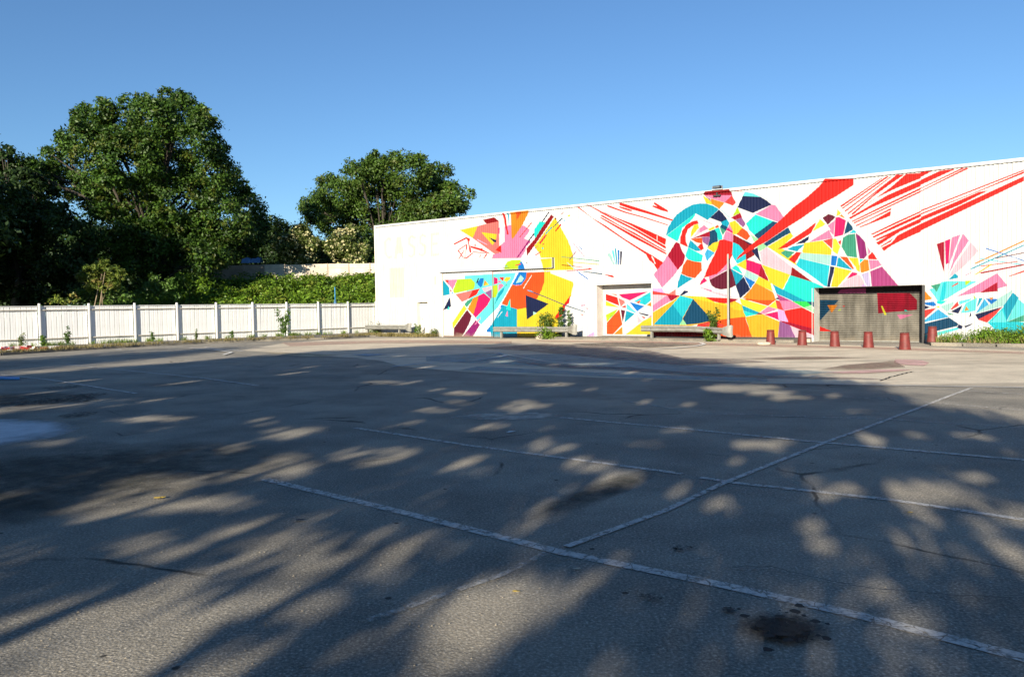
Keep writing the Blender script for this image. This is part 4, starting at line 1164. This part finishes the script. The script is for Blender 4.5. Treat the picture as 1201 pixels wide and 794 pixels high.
# ------------------------------------------------------------------ fence
fence = thing('fence', 'long white board fence with posts and two rails along the pavement', 'fence', (FA.x, FA.y, .05), math.atan2(FD.y, FD.x))
SP = 2.252; brd = None
for b in range(-3, 10):
    x0 = b*SP
    m = MB(); m.box(x0-.045, x0+.045, -.08, .03, -.1, 2.14, .012); m.build('post', M['white_post'], fence)
    if b == 9: 
        pass
    n = 9; wdt = (SP-.13)/n
    for k in range(n):
        if brd is None:
            mm = MB(); mm.box(.0085, wdt-.0085, .035, .055, .0, 1.98, .004)
            mm.box(wdt*.36, wdt*.40, .029, .036, .0, 1.97); o = mm.build('board', M['white_wood'], fence); brd = o.data
        else:
            o = bpy.data.objects.new('board', brd); C.objects.link(o); o.parent = fence
        o.location = (x0+.065+k*wdt, random.uniform(0, .012), random.uniform(-.012, .012)); o.rotation_euler = (random.uniform(-.004, .004), random.uniform(-.004, .004), random.uniform(-.02, .02))
    MB().box(x0+.067, x0+SP-.067, -.035, .030, 1.80, 1.85).build('rail', M['rail_grey'], fence)
    MB().box(x0+.067, x0+SP-.067, -.035, .030, .37, .42).build('rail', M['rail_grey'], fence)
    MB().box(x0+.067, x0+SP-.067, .0, .085, 1.985, 2.02).build('cap_rail', M['white_post'], fence)

# ------------------------------------------------------------------ land beyond the fence
def smooth(t): t = max(0, min(1, t)); return t*t*(3-2*t)
def hill(x, y):
    k = .25+.75*smooth((x+36)/8.5)
    h = 4.1*smooth((y-54)/17)*k
    return h+.12*math.sin(x*.9)*math.sin(y*.7)*smooth((y-54)/6)
V = []; F = []; nx, ny = 60, 50
X0, X1, Y0, Y1 = -140, 70, 50, 190
for j in range(ny):
    for i in range(nx):
        x = X0+(X1-X0)*i/(nx-1); y = Y0+(Y1-Y0)*(j/(ny-1))**1.8; V.append((x, y, hill(x, y)+(-.06 if j == 0 else .02)))
for j in range(ny-1):
    for i in range(nx-1): F.append((j*nx+i, j*nx+i+1, (j+1)*nx+i+1, (j+1)*nx+i))
o = meshobj('hillside', V, F, M['soil'], None, True); o['kind'] = 'structure'
V = [(-140, 20), (-23, 38.9), (-8.6, 53.9), (-9, 58), (-140, 60)]
sheet('rough_ground', [(-140, -10), (-40, 21), (-24, 38.4), (-8.2, 54.8), (-8, 64), (-140, 64)], .012, M['ground_far'])
# retaining wall of concrete panels
rw = thing('panel_wall', 'pale concrete panel wall on top of the green bank', 'wall', (-28.6, 71, 0))
x = 0
for k in range(13):
    L = 1.95; bz = hill(-28.6+x, 71)-.5; top = 5.92+random.uniform(-.03, .03)
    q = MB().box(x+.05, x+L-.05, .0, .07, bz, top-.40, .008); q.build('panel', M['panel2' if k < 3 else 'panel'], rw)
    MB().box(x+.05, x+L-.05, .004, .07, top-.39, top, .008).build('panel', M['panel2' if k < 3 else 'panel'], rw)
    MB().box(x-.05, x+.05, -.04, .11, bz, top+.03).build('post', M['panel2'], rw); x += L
# ------------------------------------------------------------------ foliage
def blobs(lst, Y, jy=2.5, seed=0, k=1.0):
    R = random.Random(seed); o = []
    for px, py, r in lst:
        y = Y+R.uniform(-jy, jy); p = at(px, py, y); rr = r/900*Y*k; o.append((p.x, p.y, p.z, rr*.9))
        if rr > 1.0:                                  # smaller boughs standing out of each big one
            for _ in range(6):
                d = Vector((R.gauss(0, 1), R.gauss(0, 1)-.3, R.gauss(0, 1)+.35)).normalized(); q = rr*R.uniform(.22, .38)
                o.append((p.x+d.x*rr*.85, p.y+d.y*rr*.85, p.z+d.z*rr*.85, q))
    return o
oakL = [(180,142,30),(212,138,26),(142,150,28),(105,142,20),(235,158,24),(100,172,26),(150,190,36),(198,190,36),(245,202,32),(272,225,24),(292,248,20),(112,225,32),(165,238,38),
        (215,240,38),(262,260,30),(298,274,16),(125,270,32),(178,285,36),(228,285,32),(78,215,22),(60,200,18),(45,202,18),(62,184,13),(30,200,15),(48,222,18),(150,318,28),(200,318,28),(245,305,22),(282,290,18),(306,262,9),(255,172,14),(82,180,16),(240,128,8),(165,118,10),(195,112,9),(212,116,9),(92,150,10),(122,124,11),(150,120,10),(226,128,12)]
B = blobs([b for b in oakL if b[0] < 268], 66, 5, 1)+blobs([b for b in oakL if b[0] >= 268], 78, 2, 11)
base = at(180, 350, 66); base.z = .5
make_tree('oak_tree', 'big broad dark green tree, tallest in view, behind the fence', 'tree', base, (base.x+.3, 66, 9), .55, B, 1000, .25, M['oak'], nl=26, seed=3, clump=.21, nsub=20)
L2 = [(8,196,22),(-10,215,30),(28,215,20),(45,232,24),(0,250,36),(38,265,30),(70,262,22),(-30,270,45),(18,298,36),(62,300,30),(92,305,22),(-20,320,40),(25,335,28),(62,338,24),(95,338,18),(5,178,10)]
B = blobs(L2, 60, 3, 2); base = at(20, 350, 60); base.z = .2
make_tree('broadleaf_tree', 'dark shaded tree at the left edge behind the fence', 'tree', base, (base.x, 60, 7), .4, B, 850, .27, M['darkleaf'], nl=12, seed=4, clump=.22)
L3 = [(450,208,25),(480,203,22),(420,212,22),(395,230,24),(375,246,20),(510,212,20),(532,232,18),(545,243,9),(460,238,32),(498,240,28),(425,248,28),(398,262,24),(366,252,12),(440,278,24),
      (520,250,22),(420,295,22),(455,300,22),(486,262,26),(408,196,10),(462,186,9),(492,187,8),(440,190,11),(524,200,9),(552,228,6),(357,246,6)]
B = blobs(L3, 88, 4, 5); base = at(450, 330, 88); base.z = 4.6
make_tree('broadleaf_tree', 'round mid green tree rising behind the left end of the warehouse', 'tree', base, (base.x, 88, 10), .5, B, 700, .30, M['ash'], nl=20, seed=5, clump=.26, nsub=16)
L4 = [(300,272,14),(318,280,14),(330,272,12),(285,285,16),(345,300,16),(322,300,18),(300,300,16),(370,300,18),(398,302,18),(265,295,14),(425,302,16),(350,278,12),(322,262,8)]
B = blobs(L4, 92, 2, 6); base = at(325, 330, 92); base.z = 4.6
make_tree('broadleaf_tree', 'low dark tree in shade between the big tree and the flowering shrubs', 'tree', base, (base.x, 92, 7), .3, B, 500, .34, M['darkleaf'], nl=8, seed=6, clump=.5)
for lab, lst, sd, yy in (('flowering shrub with fewer cream heads above the panel wall', [(350,281,13),(336,286,11),(366,288,11),(343,298,11),(355,272,9),(328,290,7),(354,306,8),(362,300,9)], 7, 73),
                     ('flowering shrub thick with cream heads nearest the warehouse', [(402,280,12),(416,284,11),(392,290,10),(426,294,9),(409,296,11),(413,270,7),(398,302,8),(420,304,8)], 8, 73)):
    B = blobs(lst, yy, .8, sd); base = at(lst[0][0], 318, yy); base.z = 4.6
    t = make_tree('elder_shrub', lab, 'shrub', base, (base.x, yy, 6.5), .09, B, 2600, .22, M['elder'], 'elder shrubs above the panel wall', nl=6, seed=sd, clump=.3)
    rel = [(x-base.x, y-base.y-.15, z-base.z, r*1.04) for x, y, z, r in B]
    q = leaf_quads(rel, 260 if sd == 7 else 420, .20, .9, .1, .6, .95, 40); arr_mesh('blossom', q, M['elderflower'], t)
# smaller growth right behind the fence
def shrub(name, label, pxs, Y, mat, per=900, size=.22, cat='shrub', group=None, bark='bark', clump=.25, zb=0, asp=.5, nl=5, r0=.04):
    B = blobs(pxs, Y, .5, int(pxs[0][0])); b0 = at(pxs[0][0], 360, Y); b0.z = zb
    tp = Vector((B[0][0], B[0][1], max(zb+.3, B[0][2]-B[0][3]*.6)))
    return make_tree(name, label, cat, b0, tp, r0, B, per, size, mat, group, bark, nl, int(pxs[0][0]), clump=clump, asp=asp)
shrub('shrub', 'bushy green shrub peering over the fence under the rusty sapling', [(105,342,9),(92,347,8),(118,345,9),(135,340,9),(148,346,8),(128,352,8)], 53, M['young'])
shrub('shrub', 'small reddish leaved shrub peeping over the fence near the left edge', [(68,350,6),(78,352,6),(86,350,6),(60,354,4)], 48, M['rusty'], 900, .2)
shrub('shrub', 'green shrub over the fence right of the sapling below the big tree', [(175,342,10),(160,348,9),(190,346,9),(182,330,9),(198,335,9),(205,348,7)], 56, M['young'])
shrub('shrub', 'rounded dark bush against the foot of the big tree trunk', [(222,340,11),(238,335,10),(215,325,10),(208,345,10)], 60, M['ivy'])
sap = shrub('sapling', 'young sapling with rusty leaf tips and two thin pale stems behind the fence', [(119,318,10),(107,316,9),(131,317,9),(140,323,7),(98,324,7),(121,308,8),(112,329,8),(131,330,8),(120,337,6),(105,336,6),(137,336,6)], 52, M['rusty'], 2000, .24, 'tree', None, 'bark_pale', .2, nl=6, asp=.35)
m = MB(); m.tube([(-.55, -.3, 0), (-.35, -.3, 2.0), (-.05, -.2, 3.4), (.2, 0, 4.6)], [.04, .035, .03, .02]); m.tube([(-.1, -.3, 0), (.05, -.3, 2.2), (.25, -.2, 3.6), (.35, 0, 4.6)], [.04, .035, .03, .02]); m.build('stem', M['bark_pale'], sap, True)
# bramble cover on the bank: nobody could count the leaves
R = random.Random(21); BB = []
for _ in range(900):
    x = R.uniform(-37, -8); y = R.uniform(55, 71.2)
    if y > 69.5 and R.random() < .5: continue
    r = R.uniform(.35, 1.05); BB.append((x, y, hill(x, y)+(r*.3+.3*R.random() if y < 68 else 0), r))
for _ in range(60):
    x = R.uniform(-29, -11); BB.append((x, 70.6, hill(x, 70.6)+R.uniform(-.3, .25)+(.55 if math.sin(x*1.3) > .55 else 0), R.uniform(.3, .55)))
q = leaf_quads(BB, 420, .20, .7, .25, .6, .6, 10, .8); o = arr_mesh('bramble_cover', q, M['ivy']); tag(o, 'thick green brambles covering the bank behind the fence', 'brambles', None, 'stuff')
BB = []
for _ in range(420):
    x = R.uniform(-105, -6); BB.append((x, R.uniform(104, 112), 3.6+R.random()*(5.2 if x > -30 else 9.5), R.uniform(1.2, 2.4)))
o = arr_mesh('woodland', leaf_quads(BB, 110, .6, .6, .6, .5, .3, 8), M['darkleaf']); tag(o, 'dark wood filling in beyond the bank and the nearer trees', 'wood', None, 'stuff')
# out-of-frame trees left of the fence that shade the left end
R = random.Random(5)
for k, (x, y, h, rr) in enumerate([(-43, 37, 17, 6.5), (-36, 46, 13, 4.0)]):
    BB = []
    for _ in range(46):
        a = R.uniform(0, 2*PI); q = R.random()**.5; zz = h*.32+(h*.62)*R.random(); env = math.sin(PI*min(1, max(.05, (zz-h*.2)/(h*.85))))**.5
        BB.append((x+math.cos(a)*q*rr*env, y+math.sin(a)*q*rr*env, zz, R.uniform(1.1, 1.9)))
    make_tree('broadleaf_tree', ['tall tree left of the yard beyond the picture edge', 'smaller tree left of the fence end beyond the picture edge'][k], 'tree', (x, y, 0), (x, y, h*.5), .4, BB, 420, .4, M['darkleaf'], nl=12, seed=30+k, clump=.5)

# ------------------------------------------------------------------ trees behind the camera that throw the dappled shade
ls, lc = math.sin(AZ), math.cos(AZ)
def st(s, t, z=0): return (s*ls+t*lc, s*lc-t*ls, z)
TAN = math.tan(SUN_EL); FLECK_K = 1.0
_R = random.Random(61); _g = []
for (gt, gs, a1, a2, b1, b2) in FLECK_CUTS:                 # every opening is a ragged cluster of smaller ones
    for _ in range(5):
        u_, v_ = _R.uniform(-.8, .8), _R.uniform(-.8, .8); k_ = _R.uniform(.3, .72); e_ = _R.uniform(.7, 1.5)
        _g.append((gt+a1*u_+b1*v_, gs+a2*u_+b2*v_, a1*k_*e_, a2*k_*e_, b1*k_/e_, b2*k_/e_))
for _ in range(70):                                   # and pin holes all over
    gs = _R.uniform(5, 27); gt = _R.uniform(-17, 2); k_ = _R.uniform(.05, .16); _g.append((gt, gs, k_, _R.uniform(-.2, .2), 0, k_*_R.uniform(1.5, 4)))
FLECK_CUTS = _g
prof_t = [-19.8, -19, -18, -16.6, -14, -10.5, -7.6, -4.7, -2.4, -.9, .2, .9, 1.7, 2.6, 3.2]
prof_s = [11.5, 18.5, 22.5, 27, 30.5, 30, 27.5, 24, 20.5, 18.5, 16.2, 14.5, 12.4, 10.8, 8]
def shade_tree(label, s0, t0, t1, zlo, n, seed, stems, rmin=.55, rmax=1.15, per=950, gap=0, mat='darkleaf'):
    R = random.Random(seed); BB = []; base = st(s0, (t0+t1)/2)
    cells = {}
    while len(BB) < n:
        t = R.uniform(t0, t1); s = s0+(R.uniform(-2.0, 2.0) if R.random() < .55 else R.uniform(0, 9))  # some boughs spread far forward overhead, added to block sky light
        tip = np.interp(t, prof_t, prof_s, left=0, right=0)
        zl = zlo(t, s) if callable(zlo) else zlo
        z = R.uniform(zl, 14); land = s+z/TAN
        if land > tip-1.2: continue
        near = max(0, min(1, (land-2)/14))               # 0 where the shade falls close to the viewer
        r = R.uniform(rmin, rmax)*(.62+.5*near)
        # patchy: whole boughs are missing
        q = math.sin(t*2.1+seed)+math.sin(land*.9+t*.7)+.6*math.sin(t*4.3-land*1.7)
        if z-r*.7 < zl-.6 or (s > s0+2.2 and z < 5.2): continue
        x, y, _ = st(s, t); BB.append((x, y, z, r))
    for _ in range(n//3):
        t = R.uniform(t0, t1); s = s0+R.uniform(-1.5, 1.5); r = R.uniform(.3, .65); tip = np.interp(t, prof_t, prof_s, left=0, right=0)
        z = (tip-s)*TAN-r*.5-.35*R.random()
        if z > 3: BB.append((*st(s, t)[:2], z, r))
    o = thing('broadleaf_tree', label, 'tree', base, 0, 'trees standing behind the viewer along the yard edge')
    b0 = Vector(base); rel = [(x-b0.x, y-b0.y, z, r) for x, y, z, r in BB]; m = MB()
    for (ts, tt, zt, rad) in stems:
        a = Vector(st(s0, ts))-b0; b = Vector(st(s0+R.uniform(-.6, .6), tt))-b0; b.z = zt; a.z = -.2
        mid = a.lerp(b, .5)+Vector((R.uniform(-.15, .15), R.uniform(-.15, .15), 0))
        m.tube([a, a.lerp(mid, .5), mid, mid.lerp(b, .5), b], [rad*1.4, rad*1.1, rad, rad*.85, rad*.6], 8)
        near = sorted(rel, key=lambda q: (Vector(q[:3])-b).length)[:14]
        for q in R.sample(near, min(6, len(near))):
            e = Vector(q[:3]); m.tube([b, b.lerp(e, .5)+Vector((0, 0, .2)), e], [rad*.45, rad*.28, rad*.1], 5)
    m.build('trunk', M['bark'], o, True)
    Q = leaf_quads(rel, per, .155, .75, .24, .35, .3, 14)
    c = Q.mean(1)+np.array([b0.x, b0.y, 0]); along = c[:, 0]*ls+c[:, 1]*lc+c[:, 2]/TAN; side = c[:, 0]*lc-c[:, 1]*ls
    keep = np.ones(len(c), bool); wob = 1+.28*np.sin(along*7+side*9)+.2*np.sin(side*23-along*5)
    for (gt, gs, a1, a2, b1, b2) in FLECK_CUTS:             # leaves cut away along the sun's rays to shape the flecks
        det = a1*b2-a2*b1; dt = side-gt; ds = along-gs
        p_ = (dt*b2-ds*b1)/det; q_ = (ds*a1-dt*a2)/det
        keep &= (p_**2+q_**2) > FLECK_K*wob+.15*rng.random(len(c))
    arr_mesh('crown', Q[keep], M[mat], o)
    return o
shade_tree('tall broad tree behind the viewer, farthest left of its row', -10, -19.8, -10.5, lambda t, s: 3.0 if t < -16 else 3.7, 200, 41, [(-15, -15, 6, .2), (-13, -13.5, 7, .14)])
shade_tree('tall many-stemmed tree behind the viewer, second from the left', -10, -11.5, -5.0, lambda t, s: 4.5 if t > -7 else 4.2, 205, 42, [(-7.6, -7.4, 7, .16), (-5.9, -6.6, 6.5, .09), (-5.2, -5.0, 6, .08)])
shade_tree('slender clump of thin trunks behind the viewer, third from the left', -10.5, -6.0, -1.0, lambda t, s: 4.62 if t < -1.3 else 3.7, 140, 43, [(-3.35, -3.9, 6, .10), (-2.75, -2.7, 6.5, .075), (-2.2, -2.1, 6.5, .055), (-1.95, -1.8, 6, .05)], .45, .95)
shade_tree('low spreading tree behind the viewer at the right end of its row', -10, -1.6, 3.2, lambda t, s: 2.8, 110, 44, [(.6, .7, 4.5, .13), (1.8, 2, 4, .08)], .45, .95)
# unseen wood and extra trees added behind the viewer to block sky light
BB = []; R = random.Random(51)
for _ in range(520):
    s_ = R.uniform(-33, -27); t_ = R.uniform(-48, 34); r_ = R.uniform(1.2, 2.2); z_ = R.uniform(1, 9.2-r_*.6); x_, y_, _z = st(s_, t_); BB.append((x_, y_, z_, r_))
o = arr_mesh('woodland', leaf_quads(BB, 120, .5, .6, .6, .5, .3, 8), M['darkleaf']); tag(o, 'belt of lower wood behind the viewer past the row of trees', 'wood', None, 'stuff')
R = random.Random(50)
for k, (s_, t_, h) in enumerate([(-12, 12, 11), (-13, 19, 13), (-12, -25, 12)]):
    cx0, cy0, _ = st(s_, t_); BB = []
    for _ in range(60):
        a = R.uniform(0, 2*PI); q = R.random()**.5; zz = 3+(h-3.5)*R.random()
        BB.append((cx0+math.cos(a)*q*3.2, cy0+math.sin(a)*q*3.2, zz, R.uniform(.9, 1.5)))
    make_tree('broadleaf_tree', ['tree behind the viewer, right of the low spreading one', 'tallest tree behind the viewer at the far right of the row', 'lone tree behind the viewer beyond the left end of the row'][k], 'tree', (cx0, cy0, 0), (cx0, cy0, h*.5), .2, BB, 300, .24, M['darkleaf'], 'trees standing behind the viewer along the yard edge', nl=8, seed=50+k)

# ------------------------------------------------------------------ weeds, litter
def blades(pts, n, h, spread, mat, name='grass', w_=.012):
    P = np.array(pts); idx = rng.integers(0, len(P), n); c = P[idx]+np.concatenate([rng.normal(size=(n, 2))*spread, np.zeros((n, 1))], 1)
    hh = h*(.4+.8*rng.random((n, 1))); a = rng.random((n, 1))*2*PI; d = np.concatenate([np.cos(a), np.sin(a), np.zeros((n, 1))], 1)
    lean = np.concatenate([rng.normal(size=(n, 2))*.35, np.ones((n, 1))], 1)*hh
    ww = w_*(.7+.7*rng.random((n, 1)))
    return np.stack([c-d*ww, c+d*ww, c+lean+d*ww*.3, c+lean-d*ww*.3], 1)
def weed(label, loc, h, wdt, mat='young', n=260, name='weed', size=.09, cat='weed', group=None, stems=4, red=None):
    t = thing(name, label, cat, loc, 0, group); R = random.Random(int(loc[0]*100)+int(loc[1]*31)); m = MB(); rel = []
    for k in range(stems):
        a = R.uniform(0, 2*PI); q = R.random()*wdt*.5; e = Vector((math.cos(a)*q, math.sin(a)*q, h*R.uniform(.55, 1)))
        m.tube([(e.x*.2, e.y*.2, -.02), (e.x*.6, e.y*.6, e.z*.5), e], [.012, .009, .004], 4)
        for f_ in (.3, .5, .7, .88, 1.0): rel.append((e.x*f_*.9, e.y*f_*.9, e.z*f_, wdt*.16*(1.25-f_*.5)))
    m.build('stem', M['young'], t)
    V = []
    per = n/len(rel)
    for b in rel: V.append(leaf_quads([b], per/(b[3]**2), size, .5, .35, .5, .5, 8))
    arr_mesh('leaves', np.concatenate(V), M[mat], t)
    if red: tag(arr_mesh('tips', leaf_quads([(x, y, z+.03, r) for x, y, z, r in rel if z > h*.35], red/(rel[0][3]**2)/20, size, .5, .3, .5, .7, 8), M['rusty'], t), kind='stuff')
    return t
def gz(px, py, z=0):
    d = fwd+rgt*((px-600.5)/900)+upv*((397-py)/900); t = (z-CAM_H)/d.z; return (d.x*t, d.y*t, z)
weed('tall green shoot growing up the fence near the right end', gz(333, 396, .09), 1.55, .9, 'young', 700, 'young_shrub', .13, 'shrub')
weed('leafy weed before the fence between the first two posts', gz(80, 405.5, .09), 1.0, .45, 'young', 260, 'weed', .1)
weed('small weed at the foot of the leftmost visible fence post', gz(51, 407.5, .09), .6, .5, 'ivy', 220)
weed('yellowish weed at the fence foot near the left edge', gz(27, 408, .09), .75, .5, 'elder', 220)
weed('low weed at the fence foot left of its third post', gz(180, 401, .09), .55, .35, 'young', 120)
weed('thin weed by the fence with a yellow top', gz(230, 399.5, .09), .6, .3, 'elder', 110)
weed('thin low weed at the fence foot past the fifth post', gz(273, 398.5, .09), .5, .35, 'young', 110)
weed('tuft of weeds at the fence end left of the first guardrail', gz(441, 392.5, .09), .65, 1.2, 'elder', 520, stems=8)
weed('green weed beside the end plate of the first guardrail', bp(3.75, .35, .0), .75, .5, 'ivy', 300)
weed('scrubby weeds at the wall foot left of the sliding gate', bp(4.9, .25, .0), .4, .8, 'elder', 260, stems=7)
weed('bush with reddish shoots behind the middle guardrail', bp(13.0, .55, .02), 1.25, 1.2, 'young', 620, 'bush', .10, 'shrub', None, 9, red=90)
weed('tall pointed leafy shrub behind the right end of the middle guardrail', bp(13.95, .5, .02), 1.75, .55, 'young', 700, 'bush', .10, 'shrub', None, 5)
weed('lower leafy shrub nearest the middle guardrail end plate', bp(14.45, .45, .02), 1.35, .4, 'young', 380, 'bush', .10, 'shrub', None, 4)
weed('dense low bush spilling under the middle guardrail', bp(13.5, .85, .0), .55, 1.5, 'ivy', 900, 'bush', .12, 'shrub', None, 10)
weed('bushy weed growing through the bent end of the right guardrail', bp(22.0, .6, .08), 1.35, .6, 'young', 560, 'bush', .10, 'shrub', None, 7, red=25)
weed('dark low bush at the foot of the right guardrail before the pole', bp(22.05, 1.05, .0), .65, .8, 'ivy', 700, 'bush', .12, 'shrub', None, 7)
# weedy verge right of the shutter
R = random.Random(3); BB = []; pts = []; dry = []
for _ in range(420):
    u = 30.75+R.random()**.9*17; d = R.uniform(.1, 1.25); q = bp(u, d, .1)
    k = smooth((u-30.7)/1.2)
    BB.append((q.x, q.y, .14+R.uniform(0, .45)*k*R.random()**.5, R.uniform(.14, .26)*(.5+.5*k)))
    pts.append((q.x, q.y, .1)); q = bp(u, R.uniform(.8, 1.45), .1); dry.append((q.x, q.y, .1))
q = leaf_quads(BB, 2600, .085, .5, .35, .5, .4, 10); o = arr_mesh('verge_weeds', q, M['ivy']); tag(o, 'dense green weeds along the wall right of the shutter', 'weeds', None, 'stuff')
q = blades(pts, 5000, .36, .12, None); o = arr_mesh('grass', q, M['grass']); tag(o, 'tall grass standing among the weeds by the wall', 'grass', None, 'stuff')
q = blades(dry, 3500, .2, .08, None); o = arr_mesh('dry_grass', q, M['drygrass']); tag(o, 'short dry grass along the kerb right of the shutter', 'grass', None, 'stuff')
# grass along the kerb and fence
pts = []
for a, b in zip(kerb[:-1], kerb[1:]):
    for _ in range(26):
        f_ = R.random(); p = a.lerp(b, f_); nn = Vector(((b-a).y, -(b-a).x)).normalized()
        k = R.random(); pts.append((p.x+nn.x*(-.25+.38*k), p.y+nn.y*(-.25+.38*k), .09))
q = blades(pts, 5200, .16, .10, None, w_=.01); o = arr_mesh('dry_grass', q, M['drygrass']); tag(o, 'dry yellow grass growing along the kerb before the fence', 'grass', None, 'stuff')
pts = [tuple(FA+FD*R.uniform(-6, 20.5)-FN*R.uniform(.1, .35))+(.09,) for _ in range(60)]
q = blades(pts, 2600, .2, .08, None, w_=.01); o = arr_mesh('grass', q, M['grass']); tag(o, 'short green grass tufts along the foot of the white fence', 'grass', None, 'stuff')
pts = [tuple(bp(R.uniform(-.6, 5.2), R.uniform(.1, .95), .02)) for _ in range(70)]
q = blades(pts, 3800, .2, .12, None, w_=.011); o = arr_mesh('dry_grass', q, M['drygrass']); tag(o, 'dry grass below the first guardrail by the white corner', 'grass', None, 'stuff')
# striped tape heap and scraps
def tape(label, px0, px1, py, n, seed):
    R = random.Random(seed); t = thing('barrier_tape', label, 'tape', gz((px0+px1)/2, py, 0)); b0 = Vector(t.location)
    a = Vector(gz(px0, py, 0))-b0; b = Vector(gz(px1, py, 0))-b0; red = MB(); wh = MB(); p = a.copy()
    for k in range(n):
        f_ = (k+1)/n; q = a.lerp(b, f_)+Vector((R.uniform(-.3, .3), R.uniform(-.5, .5), R.uniform(.02, .16)))
        h = Vector((0, R.uniform(-.05, .05), R.uniform(.08, .14)))
        (red if k % 2 else wh).add([p, q, q+h, p+h], [(0, 1, 2, 3)]); p = q
    red.build('red_stripe', M['tape_red'], t); wh.build('white_stripe', M['tape_white'], t)
tape('crumpled heap of red and white barrier tape on the kerb at the left edge', 0, 40, 412.6, 60, 1)
tape('small scrap of red and white tape lying further right by the kerb', 56, 64, 410.8, 7, 2)
def scrap(name, label, cat, loc, s, mat, seed):
    R = random.Random(seed); V = []; n = 9
    for k in range(n):
        a = 2*PI*k/n; r = s*(.6+.6*R.random()); V.append((math.cos(a)*r, math.sin(a)*r*.6, R.uniform(.004, s*.25)))
    V.append((0, 0, s*.3)); o = meshobj(name, V, [(k, (k+1) % n, n) for k in range(n)], mat); o.location = (loc[0], loc[1], loc[2]+.006); tag(o, label, cat); return o
scrap('litter', 'small white scrap lying in the shade in the middle of the yard', 'litter', gz(600, 507.5), .07, M['tape_white'], 1)
scrap('litter', 'small white scrap on the kerb in front of the fence', 'litter', gz(139, 410.5, .1), .12, M['tape_white'], 2)
scrap('fallen_leaf', 'pale yellow fallen leaf beside the crossing of the near lines', 'leaf', gz(677, 668), .028, M['stone'], 3)
scrap('fallen_leaf', 'bright yellow fallen leaf left of the long near line', 'leaf', gz(606, 695), .026, M['leaf_yellow'], 4)
scrap('fallen_leaf', 'brownish fallen leaf in a sunny patch at left', 'leaf', gz(188, 585), .05, M['leaf_yellow'], 5)
scrap('fallen_leaf', 'dark fallen leaf below the start of the nearest line', 'leaf', gz(352, 611), .045, M['steel_dark'], 6)
scrap('fallen_leaf', 'tiny green leaf on the tarmac at right', 'leaf', gz(1067, 602), .03, M['leaf_yellow'], 7)
R = random.Random(77)
V = []; F = []
for k in range(900):
    px = R.uniform(0, 1201); py = 440+R.random()**1.3*350; g_ = gz(px, py); s = R.uniform(.002, .007); n0 = len(V)
    V += [(g_[0]+s, g_[1], .004), (g_[0], g_[1]+s, .004), (g_[0]-s, g_[1]-s*.5, .004), (g_[0], g_[1], .004+s*1.1)]
    F += [(n0, n0+1, n0+3), (n0+1, n0+2, n0+3), (n0+2, n0, n0+3)]
o = meshobj('gravel', V, F, plain('grey grit', (.30, .27, .22), .95, .4, 30)); tag(o, 'loose grit scattered over the tarmac', 'gravel', None, 'stuff')
# blue strip and blue odds
bx = BLUE; cx_ = sum(p[0] for p in bx)/len(bx); cy_ = sum(p[1] for p in bx)/len(bx)
o = MB().add([(p[0]-cx_, p[1]-cy_, z) for z in (0, .03) for p in bx], [(3, 2, 1, 0), (4, 5, 6, 7), (0, 1, 5, 4), (1, 2, 6, 5), (2, 3, 7, 6), (3, 0, 4, 7)])
m = MB(); m.add([(p[0]-cx_, p[1]-cy_, z) for z in (0, .03) for p in bx], [(3, 2, 1, 0), (4, 5, 6, 7), (0, 1, 5, 4), (1, 2, 6, 5), (2, 3, 7, 6), (3, 0, 4, 7)])
o = m.build('board', M['blue']); o.location = (cx_, cy_, .012); tag(o, 'bright blue flat board lying on the tarmac at the left edge', 'board')
t = thing('closed_parasol', 'thin blue pole with blue cloth gathered low, behind the fence', 'parasol', (at(393, 350, 55).x, 55, .1))
MB().lathe([(.03, 0), (.03, 3.1), (.015, 3.2)], 8).build('pole', M['blue'], t, True)
MB().lathe([(.13, .9), (.16, 1.2), (.13, 1.9), (.06, 2.3)], 10).build('cloth', plain('blue cloth', (.05, .16, .30), .8), t, True)
m = MB(); R = random.Random(9); n = 12; V = []; F = []
for j in range(5):
    for i in range(n): V.append((i*.16-.9, j*.25-.5, .75*math.sin(PI*(j+.3)/4.8)*(.7+.3*R.random())+.05))
for j in range(4):
    for i in range(n-1): F.append((j*n+i, j*n+i+1, j*n+n+i+1, j*n+n+i))
o = meshobj('tarpaulin', V, F, plain('blue tarpaulin sheet', (.10, .22, .40), .5), None, True); p_ = at(296, 306, 73); o.location = (p_.x, 73, p_.z-.4); tag(o, 'blue sheet half hidden in shade above the brown wall panels', 'tarpaulin')
MB().lathe([(.01, 0)], 3) if False else None
